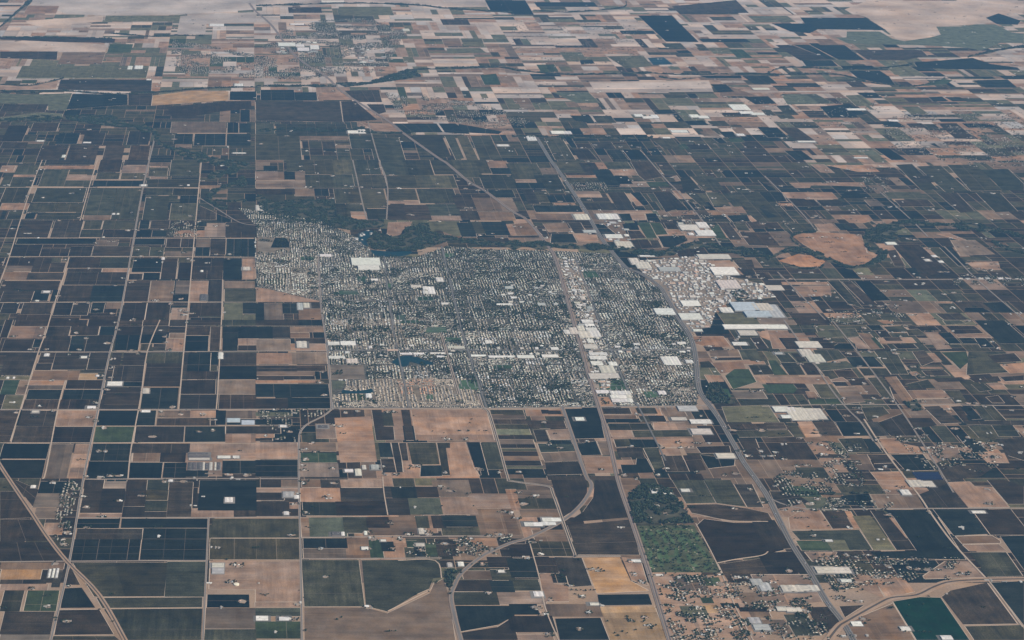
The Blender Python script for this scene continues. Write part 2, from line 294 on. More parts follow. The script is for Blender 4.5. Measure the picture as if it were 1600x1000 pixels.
'd3': """O 107 32 288 32 308 78 132 83;T 0 67 123 67 148 98 300 95 305 105 62 110 108 178 30 178;V 67 112 178 112 208 183 117 183;V 272 112 358 107 413 178 322 178;O 377 62 543 52 573 103 402 108
D 417 160 440 147 543 147 553 183 420 178;T 502 112 563 107 638 178 562 178 532 140;B 562 82 638 87 718 178 642 183;G 642 112 668 107 728 178 702 178;O 282 187 438 187 488 238 322 268;D 487 232 658 227 723 293 532 293
O 292 272 488 257 558 298 332 318;O 42 212 123 207 178 263 82 263;V 142 207 208 207 243 258 192 263;G 0 252 48 252 123 343 37 343;O 77 267 188 267 233 343 132 343;V 197 267 273 267 348 343 247 343
T 37 357 373 354 408 400 0 394 0 360;V 402 387 483 387 503 413 422 413;T 392 375 463 357 498 383 402 383;G 0 402 158 402 183 430 160 458 0 458;O 277 402 398 402 468 488 332 488;G 252 497 453 492 473 528 267 528;T 232 447 288 447 318 483 252 486
B 427 422 548 417 608 510 482 523;V 492 362 598 362 638 408 522 408;O 567 302 738 302 768 343 602 348;O 622 362 718 357 758 420 788 498 712 478;B 727 357 798 352 913 510 852 518;O 662 192 798 197 878 338 772 338
V 692 640 848 582 953 723 772 726;V 572 642 688 637 763 723 662 728;O 582 547 718 542 758 585 622 628;D 422 637 583 637 638 723 472 726;V 277 637 408 632 463 723 337 723;T 182 637 273 634 328 728 237 733;O 112 642 173 642 233 733 167 733
V 0 642 98 642 118 680 0 683;O 0 692 123 687 158 728 0 733;O 437 742 588 737 638 828 502 828;D 592 742 648 742 718 828 642 828;T 692 742 798 737 828 770 938 790 963 833 752 833;D 767 842 968 840 1043 938 862 943
B 502 842 618 840 668 938 562 938;V 622 840 748 842 778 893 662 898;T 642 952 838 947 868 1000 682 1000;V 417 952 638 952 678 1000 442 1000;T 952 792 1178 782 1198 830 1042 898;T 1182 802 1288 782 1308 828 1232 828;T 1312 837 1478 832 1508 893 1372 893
V 1052 907 1358 902 1398 930 1330 978 1140 1000 1100 1000;D 1182 722 1278 742 1378 823 1292 828 1232 782;V 862 612 1018 612 1058 658 922 678;V 972 542 1068 537 1208 643 1082 648;V 1142 542 1208 537 1258 638 1222 638;T 1082 532 1128 532 1148 578 1112 573
D 1202 542 1268 542 1338 618 1272 623;O 1282 537 1398 532 1488 628 1352 628;V 1217 632 1600 627 1600 658 1242 653;O 1252 662 1388 657 1428 728 1322 738;O 1397 657 1528 657 1578 728 1442 728;T 1542 672 1600 677 1600 718;V 1422 742 1600 737 1600 878 1502 848
T 872 442 1088 437 1138 483 902 488;B 902 497 1138 492 1168 523 942 523;O 1102 442 1198 442 1248 518 1172 523;V 1362 482 1438 472 1478 518 1402 518;T 1362 397 1458 392 1498 433 1412 433;O 1272 402 1348 397 1398 438 1322 448
V 1032 367 1208 357 1248 383 1062 388;V 1252 362 1438 352 1458 383 1292 388;O 862 402 998 372 1048 428 882 428;G 1082 202 1238 197 1258 258 1200 308 1152 258;O 1252 202 1358 197 1498 328 1242 343;V 902 197 978 192 1038 258 962 288;T 987 207 1038 207 1088 258 1042 263
T 960 305 1085 293;T 882 327 928 322 958 343 902 348;V 962 317 1098 312 1138 348 992 348;V 1372 222 1538 207 1588 258 1422 268;T 1452 277 1600 267 1600 328 1512 333;V 1452 357 1600 347 1600 378 1482 383;O 1092 2 1198 2 1238 23 1112 28;V 1112 37 1288 37 1348 83 1172 88
D 1292 2 1478 2 1600 110 1600 148 1452 148 1352 62;V 922 42 1038 37 1078 68 962 68;D 1062 82 1138 77 1208 148 1132 148;T 972 77 1063 74 1148 178 1052 183;D 1192 114 1268 112 1318 148 1222 148;D 1292 114 1358 114 1418 173 1332 173;T 1190 108 1380 96
O 722 42 838 37 888 73 762 78;D 612 32 698 32 728 63 652 66;O 862 62 938 57 988 93 882 98;T 682 2 778 2 798 23 722 23;V 790 25 885 13;V 740 130 820 109;V 782 152 908 150 938 178 812 180;T 692 112 898 110 928 143 702 148""",
'a2': """T 270 55 600 36;V 280 30 595 0;O 0 165 90 80;O 90 90 250 35;T 80 105 225 93;O 60 165 220 110;O 240 165 430 60;O 430 90 590 58;T 412 125 583 96;O 400 165 580 128;T 0 75 95 36
V 610 75 765 0;T 760 80 930 36;V 775 30 930 0;O 600 120 750 80;O 755 120 910 82;D 580 165 912 129;T 940 45 1050 38;O 930 100 1050 50;T 940 118 1045 106;O 915 170 1250 122;O 1060 100 1250 0
O 0 265 185 173;O 200 265 540 176;T 0 310 180 271;D 0 370 35 320;O 40 370 150 320;O 170 325 355 273;O 345 325 530 273;D 155 368 225 330;O 225 370 520 330;O 525 345 735 176;O 695 370 890 176;B 520 372 690 346
O 910 220 1070 176;O 1080 220 1240 179;O 890 375 1060 225;D 1125 270 1235 223;O 1060 375 1230 272;O 1250 270 1310 180;V 1250 287 1350 331 1350 374 1246 374;D 1356 337 1444 371 1444 389 1356 384
V 110 485 330 379;V 315 485 520 379;O 520 432 640 379;O 640 430 870 379;O 500 482 635 436;V 640 485 845 436;D 870 430 935 379;V 940 430 1050 379;D 850 480 945 436;D 950 480 1040 441;T 1090 480 1280 441;V 1060 430 1215 379
D 1215 415 1290 386;T 1280 480 1410 396;V 1410 480 1505 396;V 1510 485 1600 401;D 100 525 600 491;V 60 600 265 531;V 250 600 435 556;V 430 600 580 541;V 575 600 830 541;B 590 535 740 501;D 840 530 1030 491;O 830 600 930 541;O 935 600 1025 546
V 1040 545 1125 491;V 1130 545 1225 491;B 1030 605 1215 571;D 1220 600 1310 546;B 1225 545 1315 496;V 1315 590 1410 491;D 1415 600 1505 491;D 1510 605 1595 491;V 20 660 225 611;B 20 695 205 661;V 195 700 325 611;V 305 700 410 641;B 0 748 180 701;V 165 748 400 706
V 420 675 630 611;O 620 675 820 611;V 400 780 800 702;T 640 700 805 679;V 420 700 636 679;D 825 700 1015 616;V 805 748 890 713;D 895 748 1000 706;V 1005 745 1110 616;V 1110 745 1210 641;V 1210 690 1440 616;V 1205 748 1390 691;D 1395 748 1510 616;T 1515 745 1590 616
V 0 812 375 756;V 0 890 210 821;D 200 880 310 826;V 360 885 590 784;D 560 890 780 784;V 775 888 940 756;B 930 888 1090 756;B 1095 835 1195 756;D 1080 890 1185 841;T 1185 888 1300 756;V 1300 885 1395 756;B 1405 800 1590 761;O 1405 885 1595 806
V 0 960 120 896;V 130 960 330 893;V 100 1000 320 966;V 330 970 455 893;V 445 970 560 893;D 565 955 655 893;B 660 930 760 892;V 560 1000 750 976;V 760 1000 915 893;V 910 1000 1065 893;T 1070 1000 1180 926;V 1185 975 1390 893;V 1190 1000 1380 986;S 1400 1000 1515 893;D 1520 960 1600 893;S 1520 1000 1600 966""",
'b2': """T 0 125 135 73;B 135 125 180 73;D 180 122 240 73;B 245 128 305 73;B 0 175 310 133;D 50 68 130 36;O 195 70 300 0;V 0 215 150 181;V 155 215 240 181;B 245 225 325 179;B 330 225 370 181;D 370 225 450 181
O 310 90 480 0;O 315 175 480 93;O 490 175 600 90;O 490 88 600 0;O 620 165 640 0;O 650 90 760 0;O 655 172 790 95;O 500 270 580 181;O 590 270 655 181;O 500 370 580 280;T 585 345 690 326;O 590 322 690 280;O 670 300 795 181;O 700 370 815 306
O 800 95 930 0;O 825 175 1000 100;T 815 272 1015 257;O 825 250 990 181;V 830 375 930 281;V 945 375 1070 281;O 1085 348 1260 277;T 1090 378 1275 352;O 960 95 1080 0;O 1120 90 1240 0;O 1015 175 1230 97;O 1030 270 1230 181;V 1260 310 1340 218;V 1290 375 1380 318
B 1360 320 1600 237;B 1395 378 1600 325;O 1265 110 1370 0;O 1400 85 1435 0;T 1450 48 1560 5;D 1480 88 1580 50;O 1430 180 1600 92;D 1470 235 1600 190;T 825 390 978 386 963 410 918 440 903 468 850 476 817 460
S 1075 383 1270 383 1288 470 1250 478 1150 440 1060 455 1085 420;D 1287 480 1345 392;O 1352 460 1430 387;D 1440 470 1553 387;T 1575 470 1600 402;B 5 590 85 482;D 92 548 120 486 185 488 208 515 208 548;T 0 797 60 802 398 882 393 888 0 888
D 0 1000 48 896;B 52 1000 165 896;D 170 960 260 896;B 270 1000 400 931;G 35 780 60 745 160 738 182 755 175 780""",
'c2': """O 10 120 150 22;B 115 90 265 50;O 180 180 285 97;T 20 138 180 123;D 35 180 190 143;O 310 80 430 12;V 465 92 515 17;T 530 55 590 14;O 600 55 720 12;T 630 95 760 59;D 565 160 610 62;D 670 150 720 102;V 742 12 858 8 955 100 830 128 792 96
T 350 108 555 96;O 350 140 555 112;T 680 168 840 143;G 860 165 960 137;V 105 275 130 190;O 140 265 220 200;D 240 265 370 221;T 270 280 390 269;D 150 325 420 286;B 160 375 390 336;T 400 232 540 197;V 470 310 740 271;V 640 270 700 202;D 740 205 800 202 862 280 820 284;T 745 238 800 236 822 284 778 286
T 570 330 870 316;T 735 335 825 335 838 375 752 376;D 660 337 735 335 755 380 665 382;D 835 336 900 335 930 384 850 386;V 882 202 988 197 1078 288 962 326;T 1002 192 1048 192 1083 238 1052 243;T 977 327 1128 320 1138 338 1002 350;O 1052 112 1108 102 1188 193 1072 193
O 1117 102 1258 100 1328 188 1202 193;T 1002 102 1028 97 1053 128 1022 133;O 1082 202 1148 207 1238 288 1182 288;O 1212 202 1288 202 1368 288 1262 288;O 1312 207 1368 207 1448 288 1382 288;T 1262 297 1438 292 1468 333 1302 323;O 1372 202 1600 207 1600 388 1542 388
D 1342 347 1468 342 1488 383 1382 388;T 1452 347 1488 347 1528 383 1502 388;B 572 397 688 397 728 488 682 488;D 702 397 778 392 798 438 722 438;G 782 392 858 392 908 488 842 488;V 722 442 798 442 838 488 742 493;G 862 392 928 392 973 463 902 468
T 962 442 1048 437 1068 463 982 466;V 947 392 1008 390 1048 433 972 433;V 732 502 848 497 883 548 747 558;D 912 477 1078 472 1098 503 1000 548 947 543;V 862 502 913 502 938 548 882 553;B 192 397 338 392 368 448 232 453;V 347 392 428 392 468 458 392 458
D 247 462 378 462 408 518 242 518;T 387 467 528 467 538 508 417 508;B 0 402 108 392 188 468 0 473;O 1177 347 1328 344 1368 388 1212 388;G 1242 430 1288 402 1348 498 1272 488;V 1287 397 1358 394 1438 498 1362 498;O 1382 394 1458 397 1488 443 1412 438
V 1422 452 1600 452 1600 538 1482 533;V 1382 627 1498 622 1518 678 1432 683;V 1522 702 1600 702 1600 743 1542 743;T 1192 632 1363 627 1448 718 1252 667""",
'd2': """T 150 476 200 457 330 452 578 466 598 512 618 580 658 602 640 648 520 664 380 618 312 580 212 522;T 62 630 190 587 308 602 358 635 320 668 200 668;T 452 347 628 344 658 378 600 393 512 393;T 652 382 718 382 728 403 692 408
T 292 402 398 397 448 443 332 448;D 412 397 488 397 543 438 452 438;T 87 202 398 202 438 243 112 238;T 132 142 598 140 613 166 272 155 262 173 172 173;D 182 180 268 177 298 193 197 193;T 267 27 348 27 418 83 332 78;T 362 32 648 32 698 73 562 73
D 0 127 58 193 0 193;D 0 202 83 202 118 258 0 263;T 0 272 158 270 168 288 20 288;D 0 297 63 353 0 363;D 482 197 558 192 598 238 452 238;V 132 247 288 247 328 288 162 290;V 302 250 438 247 488 288 342 290;B 602 250 678 247 733 288 642 290
O 102 397 283 397 313 443 152 448;B 0 452 118 447 208 533 0 543;V 742 567 798 562 858 663 792 663;V 782 537 948 532 1128 688 952 738 802 562;D 1072 547 1148 542 1248 663 1192 663;D 862 677 918 672 958 733 942 738;T 1232 637 1438 634 1458 688 1302 688
T 1052 462 1128 457 1238 500 1202 503;B 1142 502 1298 502 1418 588 1202 598;O 1202 607 1358 602 1398 628 1242 628;T 82 762 368 762 383 780 90 780;T 152 792 388 787 398 848 202 858;O 372 757 448 757 598 928 502 898;V 462 760 518 757 678 898 602 898;D 542 757 638 757 768 878 652 883
D 1232 922 1340 922 1400 955 1232 950;D 1342 892 1478 887 1538 948 1422 953;V 1052 962 1198 957 1258 1000 1102 1000;T 1042 887 1148 884 1150 895 1050 895;O 800 30 900 25 1060 180 960 190;O 930 40 1080 35 1250 190 1110 200;V 900 100 1000 95 1040 140 930 145
O 1120 30 1300 28 1460 190 1270 195;O 1330 60 1500 55 1600 150 1600 190 1470 190;V 790 250 1000 250 1040 290 830 292;O 720 200 950 200 990 240 760 243;V 1060 210 1180 205 1290 320 1200 330;O 1300 205 1450 205 1560 320 1420 325""",
'a1': """P 170 -40 1600 -40 1600 60 1400 72 1130 92 640 96 420 88 350 60 200 30;P 160 130 640 100 640 135 450 150 440 180 300 175 180 150;P 1130 100 1600 75 1600 140 1290 150 1280 215 1105 215;S 650 135 1125 98;V 0 235 400 228 720 242 715 268 380 263 0 247;V 0 322 360 322 355 374 0 364;G 670 330 830 276;S 100 490 930 412;V 380 497 950 497 945 575 360 560;T 0 532 200 532 368 497 350 555 0 563
D 455 587 798 592 798 655 415 684;V 803 587 953 587 944 660 802 658;Y 957 597 1200 567 1428 572 1424 627 948 660;S 0 582 150 592 450 582 415 690 300 690 300 652 0 647;V 0 700 300 652;S 10 733 250 702 393 712 385 738 0 743
V 1042 667 1430 632 1568 632 1573 678 1370 698 1200 728 1072 728;D 1437 625 1600 572;B 1067 830 1415 762;D 1422 830 1490 767;D 1497 830 1565 772;D 1087 900 1205 837;D 1212 910 1410 837;D 1417 910 1565 837;V 792 905 940 822;D 347 900 500 832
T 150 85 370 37;P 0 277 150 252 560 272 668 282 658 323 0 313;B 362 400 658 327;V 0 930 175 890;V 10 885 180 785;V 190 820 370 768;V 510 905 660 830;V 230 1000 400 910;V 410 1000 620 910;V 640 1000 780 910;V 800 1000 940 910""",
'b1': """P 0 -40 1430 -40 1440 30 1180 40 1000 28 640 18 410 35 0 30;V 205 80 305 46;V 312 80 405 46;S 530 95 840 42;D 1430 0 1600 0 1600 72 1470 72;V 0 637 523 632 543 763 0 753;V 532 634 620 632 758 750 547 763;V 552 567 768 562 788 638 632 638;V 692 652 798 652 813 700 752 718
D 32 625 235 562;D 247 628 375 577;T 382 625 392 592 560 582 618 623;D 842 772 1128 772 1168 828 922 828;D 1142 772 1248 772 1338 838 1182 828;D 1262 774 1538 822 1518 838 1292 828;T 652 767 838 772 912 823 742 818;B 270 875 570 846
O 0 835 110 772;O 130 850 560 775;O 0 1000 270 850;O 600 930 720 850;O 740 1000 890 860;O 930 850 1160 845 1220 980 1150 990;O 1180 850 1240 850 1300 990 1250 1000;O 1255 850 1320 850 1390 1000 1320 1000;O 1340 850 1460 850 1540 1000 1400 1000
V 1170 155 1320 121;S 1200 335 1190 302 1400 300 1440 330;S 1280 240 1410 240 1430 290 1300 290;B 1160 240 1270 240 1290 290 1180 290;G 1400 470 1500 460 1530 530 1430 530""",
'c1': """D 787 97 998 97 1167 263 962 260;D 1167 242 1458 242 1498 266 1192 263;D 1022 317 1098 314 1128 333 1042 333;G 1352 307 1438 307 1508 363 1412 363;S 592 352 818 347 878 413 712 428;C 847 362 948 357 1008 403 882 406;G 152 404 263 402 293 448 182 453;D 422 377 498 372 518 398 432 403;D 690 212 880 192
D 0 2 83 2 138 93 0 93;D 160 42 510 14;P 482 512 1228 502 1258 573 522 578;D 1242 527 1338 527 1388 573 1292 578;D 1442 604 1600 602 1600 648 1522 653;D 1167 472 1428 472 1438 490 1222 490;D 1442 477 1600 472 1600 523 1512 523;S 252 577 478 577 548 643 402 643
D 362 722 488 724 518 768 402 758;O 502 724 618 724 653 768 532 768;D 882 687 988 684 1028 710 912 713;D 1077 757 1198 752 1228 783 1112 783;O 1222 757 1328 754 1368 788 1252 788;D 1532 794 1600 794 1600 863;G 1342 867 1438 864 1453 888 1372 890;D 1252 864 1308 862 1343 891 1292 893
B 1172 822 1258 817 1308 856 1202 853;D 1292 824 1378 822 1418 856 1332 858;G 1022 907 1078 897 1108 928 1052 933;V 1087 902 1218 900 1243 933 1122 936;O 212 882 318 872 398 1000 272 1000;D 322 857 368 857 408 923 372 923;V 492 892 618 887 648 928 522 928;V 372 932 478 932 538 1000 422 1000
D 592 937 678 937 728 1000 642 1000;D 692 937 798 937 858 1000 742 1000;O 887 882 1000 862 1058 928 952 933;B 1300 520 1540 600 1300 600;V 1000 40 1400 0 1480 80 1050 90""",
'd1': """D 202 110 613 112 736 188 292 183 232 150;D 22 147 268 147 308 185 260 208 142 198;S 492 197 698 197 778 242 850 257 1000 237 1080 217 1052 167 1200 167 1300 152 1420 152 1520 202 1600 212 1600 268 1452 268 1330 318 1242 298 960 283 502 273 417 234 490 234
T 1242 212 1328 212 1408 258 1312 248;V 47 282 148 280 388 373 202 378;D 157 280 258 280 428 373 390 374;D 267 282 478 282 606 376 442 373;D 212 377 398 377 438 413 242 418;D 452 412 648 410 688 433 472 433;D 502 442 698 442 758 480 798 533 640 508 562 488;V 532 312 958 312 998 350 840 378 622 373
D 912 392 1278 362 1398 402 1558 422 1578 438 1132 433 932 418;S 742 422 878 412 998 478 792 468;D 1282 502 1498 497 1558 548 1362 548;D 1480 495 1600 474;G 952 538 1098 492 1153 502 1110 528;D 1002 607 1088 604 1128 633 1032 635;D 1102 607 1198 607 1248 633 1152 633
S 82 592 298 587 418 648 122 653;S 482 597 578 592 668 658 552 663;O 52 662 128 657 193 718 112 720;D 322 667 508 650 618 713 392 738;S 832 667 938 667 1008 713 902 718;D 702 757 798 757 868 796 732 796;V 862 772 958 770 998 796 892 798;V 1062 772 1178 770 1298 868 1172 866;D 1250 798 1380 772
D 0 797 58 797 128 858 0 860;V 72 797 178 797 318 896 192 893;D 102 942 208 942 288 1000 172 1000;D 662 927 758 927 868 1000 772 1000;P 620 5 1600 5 1600 80 1430 85 1360 110 1410 140 1290 150 1190 160 1050 165 1080 210 990 230 900 250 800 240 740 190 620 110 480 60
D 1362 112 1440 84 1580 130 1560 155 1430 150;D 1010 900 1080 925 1040 895;V 1480 920 1600 915 1600 950 1510 948""",
}
# alternating strips of one long farm block south of the town
STRIPS = [(562, 590, 'O'), (592, 618, 'B'), (620, 650, 'V'), (652, 680, 'O'), (682, 718, 'S'), (721, 745, 'V'), (747, 775, 'B'), (777, 800, 'V'), (802, 820, 'S'), (822, 850, 'V'), (852, 878, 'B'), (880, 910, 'V'), (912, 930, 'S'), (932, 965, 'D')]

# ------------------------------------------------------------------ roads, rails, canals: name, width, polyline in photo pixels
LINES = [
 ('highway', 'H', 0, '837 212,860 250,875 270,892 295,915 330,935 365,955 392,975 415,984 421,1000 427,1030 447,1045 470,1062 500,1077 522,1085 545,1089 575,1092 605,1100 622,1122 652,1147 695,1162 722,1182 750,1200 777,1215 807,1237 850,1267 897,1292 940,1317 972,1335 1003'),
 ('railway', 'R', 0, '390 5,400 18,425 40,462 88,510 120,530 140,560 160,608 190,630 208,685 247,698 255,730 282,760 300,800 330,825 345,857 385,868 405,882 450,895 498,910 550,922 592,937 640,951 685,966 750,985 807,1015 897,1025 930,1047 1003'),
 ('branch_road', 'C', 30, '878 632,880 640,892 675,915 742,922 752,924 762,915 780,900 797,877 815,825 841,800 848,757 867,722 895,710 915,705 932,710 962,721 1003'),
 ('country_road', 'A', 15, '472 1003,470 880,467 750,467 690'),
 ('curved_road', 'A', 16, '467 695,469 676,480 663,505 650,518 640'),
 ('country_road', 'A', 18, '518 640,516 600,513 560,508 520,502 480,498 420,497 400'),
 ('country_road', 'A', 16, '79 1003,108 880,130 750,153 640,172 550,190 480,222 300,242 215'),
 ('country_road', 'A', 12, '317 1003,323 876,326 809'),
 ('country_road', 'A', 12, '-2 550,200 550,508 548'),
 ('country_road', 'A', 14, '-2 640,250 640,520 639'),
 ('country_road', 'A', 14, '520 638,760 638,935 636,1090 634,1106 633'),
 ('country_road', 'A', 12, '128 749,300 748,467 748'),
 ('country_road', 'A', 10, '122 809,326 809,470 807'),
 ('country_road', 'A', 10, '-2 878,108 877,323 876'),
 ('dirt_lane', 'T', 9, '-2 692,150 692,352 691'),
 ('dirt_lane', 'T', 12, '-2 372,200 372,400 373'),
 ('dirt_lane', 'T', 12, '14 401,205 401,400 402'),
 ('dirt_lane', 'T', 12, '-2 473,190 472,348 472'),
 ('dirt_lane', 'T', 12, '-2 293,140 293,310 294'),
 ('dirt_lane', 'T', 14, '315 250,311 290,306 345,295 470,287 550,279 640'),
 ('dirt_lane', 'T', 12, '348 437,346 500,341 600,338 640'),
 ('dirt_lane', 'T', 12, '66 250,50 290,30 350,15 400,-5 455'),
 ('dirt_lane', 'T', 12, '152 250,140 290,125 345'),
 ('dirt_lane', 'T', 12, '108 402,100 430,85 475,72 520'),
 ('dirt_lane', 'T', 12, '72 520,60 550,35 630,16 690'),
 ('dirt_lane', 'T', 12, '250 500,230 550,220 620,205 700,200 748'),
 ('dirt_lane', 'T', 12, '102 595,90 640,72 735,66 748'),
 ('irrigation_canal', 'K', 20, '-3 722,5 735,25 765,50 802,75 840,105 878,155 930,197 1003'),
 ('irrigation_canal', 'K', 33, '1292 1003,1310 980,1325 970,1375 942,1395 934,1432 930,1460 917,1487 909,1540 906,1603 905'),
 ('town_canal', 'P', 13, '688 520,692 530,700 560,717 616'),
 ('town_canal', 'P', 13, '747 616,755 638,764 645,778 690,793 745,800 752,855 760,864 772,880 816,898 866,902 869,970 869'),
 ('avenue', 'A', 20, '512 548,700 547,900 548,1085 546'),
 ('avenue', 'A', 16, '690 385,717 500,735 560,745 592,760 636'),
 ('avenue', 'A', 14, '600 400,612 500,632 600,638 637'),
 ('avenue', 'A', 14, '500 470,700 470,900 470,1040 468'),
 ('avenue', 'A', 14, '900 408,935 500,960 560,985 620,1000 640,1040 720'),
 ('avenue', 'A', 14, '500 405,650 405,860 406,980 420'),
 ('country_road', 'A', 12, '551 250,558 280,567 320,574 345'),
 ('country_road', 'A', 12, '575 190,592 250,602 275,606 300,604 343'),
 ('country_road', 'A', 12, '1010 245,1040 280,1060 300,1090 335,1120 375,1127 385'),
 ('country_road', 'A', 14, '1200 778,1255 795,1382 795,1603 794'),
 ('dirt_lane', 'T', 16, '1350 655,1386 710,1435 773,1455 803,1490 850,1540 903'),
 ('dirt_lane', 'T', 12, '1545 908,1562 930,1598 980'),
 ('dirt_lane', 'T', 10, '1087 818,1110 860,1130 902,1150 950,1178 1003'),
 ('dirt_lane', 'T', 10, '826 843,842 900,852 950,874 1003'),
 ('dirt_lane', 'T', 10, '1080 802,1100 806,1140 814,1200 815'),
 ('dirt_lane', 'T', 10, '1120 880,1150 874,1190 868,1200 862'),
 ('dirt_lane', 'T', 10, '622 876,680 876,690 904'),
 ('country_road', 'A', 10, '470 873,560 873,690 872'),
 ('country_road', 'A', 10, '470 840,700 838,790 838'),
 ('dirt_lane', 'T', 10, '598 745,600 770,606 805'),
 ('farm_ditch', 'T', 7, '606 955,630 943,660 928,672 922,678 910'),
 ('country_road', 'A', 11, '1225 500,1260 550,1300 610,1325 640,1345 660,1365 690'),
 ('country_road', 'A', 11, '1200 437,1330 437,1603 437'),
 ('country_road', 'A', 11, '1190 635,1330 632,1603 634'),
 ('country_road', 'A', 10, '1300 500,1340 550,1400 630,1440 690,1490 770'),
 ('country_road', 'A', 11, '1195 275,1250 330,1275 360'),
 ('country_road', 'A', 11, '1290 500,1270 480,1240 450,1215 425'),
 ('country_road', 'A', 11, '1375 300,1420 340,1450 370'),
 ('country_road', 'A', 11, '1475 385,1500 410,1530 440,1600 500'),
 ('country_road', 'A', 11, '313 310,345 330,375 348,400 352'),
]
# ------------------------------------------------------------------ woods: photo outlines and belts
WOODS = [
 ('b2', '20 265 200 255 490 245 500 340 640 375 800 392 700 430 600 440 400 405 250 380 60 350 20 330', .8),
 ('b2', '650 465 745 440 830 482 918 472 935 425 1000 398 1078 398 1090 450 1280 492 1190 512 1060 552 965 572 740 560 700 540 650 505', 1.6),
 ('c4', '725 90 830 20 1000 60 1045 130 1120 240 1135 272 765 272', 1.3),
 ('d2', '600 460 690 428 790 410 860 420 800 450 820 490 720 520 650 515 610 490', .8),
 ('d2', '640 555 700 560 740 580 735 620 680 650 640 640 690 600', 1.5),
 ('b1', '500 520 700 515 800 480 940 435 1000 435 1030 480 900 500 760 520 560 545', 1.3),
 ('a1', '390 730 520 722 700 720 800 770 780 800 560 775 390 745', 1.0),
 ('c3', '1215 400 1290 390 1340 470 1400 520 1260 525 1210 480', 1.0),
 ('d3', '845 512 930 505 965 565 900 570', 1.0),
 ('b4', '1170 550 1280 570 1240 630 1215 720 1195 660', .8),
 ('c2', '1360 815 1450 815 1490 870 1400 880', 1.0),
]
BELTS = [  # photo pixels, half width in pixels, density
 ('720 376,770 381,850 384,900 386,950 387,1000 394,1040 396,1062 388,1090 383,1130 390,1180 396,1203 404', 6, 1.4),
 ('1203 404,1220 395,1245 391,1275 398,1300 408,1330 418,1355 414,1380 402,1383 393,1360 390,1352 377,1352 366', 4, 1.5),
 ('1352 366,1370 357,1400 351,1420 347,1450 350,1500 353,1540 358,1575 363,1603 373', 5, 1.3),
 ('1247 383,1237 374,1240 367,1252 364,1275 362', 1.6, 1.2),
 ('1210 412,1230 415,1255 420,1280 419,1287 414', 1.6, 1.2),
 ('1550 377,1570 387,1603 397', 3, 1.2),
 ('-3 188,50 186,100 184,150 187,190 195,235 204,246 212,244 220,255 228', 5, 1.4),
 ('255 228,285 238,320 248,345 254,390 258', 6, 1.1),
 ('388 255,370 264,345 272,325 276', 5, 1.3),
 ('385 282,360 290,340 297,327 306,328 314,340 323,356 325', 5, 1.5),
 ('335 313,360 315,385 314', 2, 1.2),
 ('400 308,430 320,470 330,520 345,570 352,600 348', 6, 1.2),
 ('800 109,875 116,925 116,975 115,1020 114,1050 116,1100 116,1203 116', 2.2, 1.2),
 ('1030 120,1057 124,1087 122', 1.2, 1.0),
 ('1200 114,1232 105,1325 109,1375 107,1425 101', 1.6, 1.2),
 ('1200 117,1300 116,1340 124,1360 129,1425 135,1462 127,1477 122', 1.5, 1.0),
 ('1512 89,1562 78,1603 72', 2.5, 1.0),
 ('400 135,462 134,525 135', 2.2, 1.1), ('650 109,700 107,775 105,803 109', 2.0, 1.2),
 ('400 9,550 5,650 8,700 13,803 20', 1.6, 1.0), ('-3 59,75 59,175 61', 2.0, .8),
 ('-3 142,45 145,100 142,175 147,250 144,325 138,403 136', 2.0, 1.2), ('-3 45,37 10,50 0', 2.5, 1.0),
 ('832 16,882 19,935 16,975 11,978 2', 1.4, 1.0), ('0 132,50 133,100 122', 1.6, .8),
 ('170 52,210 55,235 57,270 56', 1.4, .9), ('255 55,320 56', 1.2, .9),
 ('800 213,900 215,1000 216,1020 214', 1.8, .7), ('560 206,580 207,620 208,650 206', 2, 1.0),
 ('400 205,450 202,520 205,570 200', 2.2, 1.0), ('1225 770,1290 772,1360 770', 2, .9),
]
TOWN = [(372, 325), (500, 345), (560, 372), (585, 398), (650, 402), (700, 385), (760, 390), (860, 392), (955, 396), (985, 422), (1030, 450), (1055, 490), (1075, 525), (1085, 560), (1090, 620), (1088, 634), (935, 636), (760, 637), (600, 637), (520, 638), (514, 560), (504, 480), (498, 472), (440, 462), (402, 448), (398, 400), (400, 352)]
TOWN_HOLES = ['b3 455 280 680 278 700 375 560 380 550 465 475 465', 'b2 0 800 60 800 400 882 400 1000 0 1000', 'b2 0 480 212 482 212 550 0 600', 'c3 540 545 530 480 630 480 635 545', 'b3 840 225 1000 220 1105 280 900 300', 'c3 420 200 470 200 510 370 480 350']
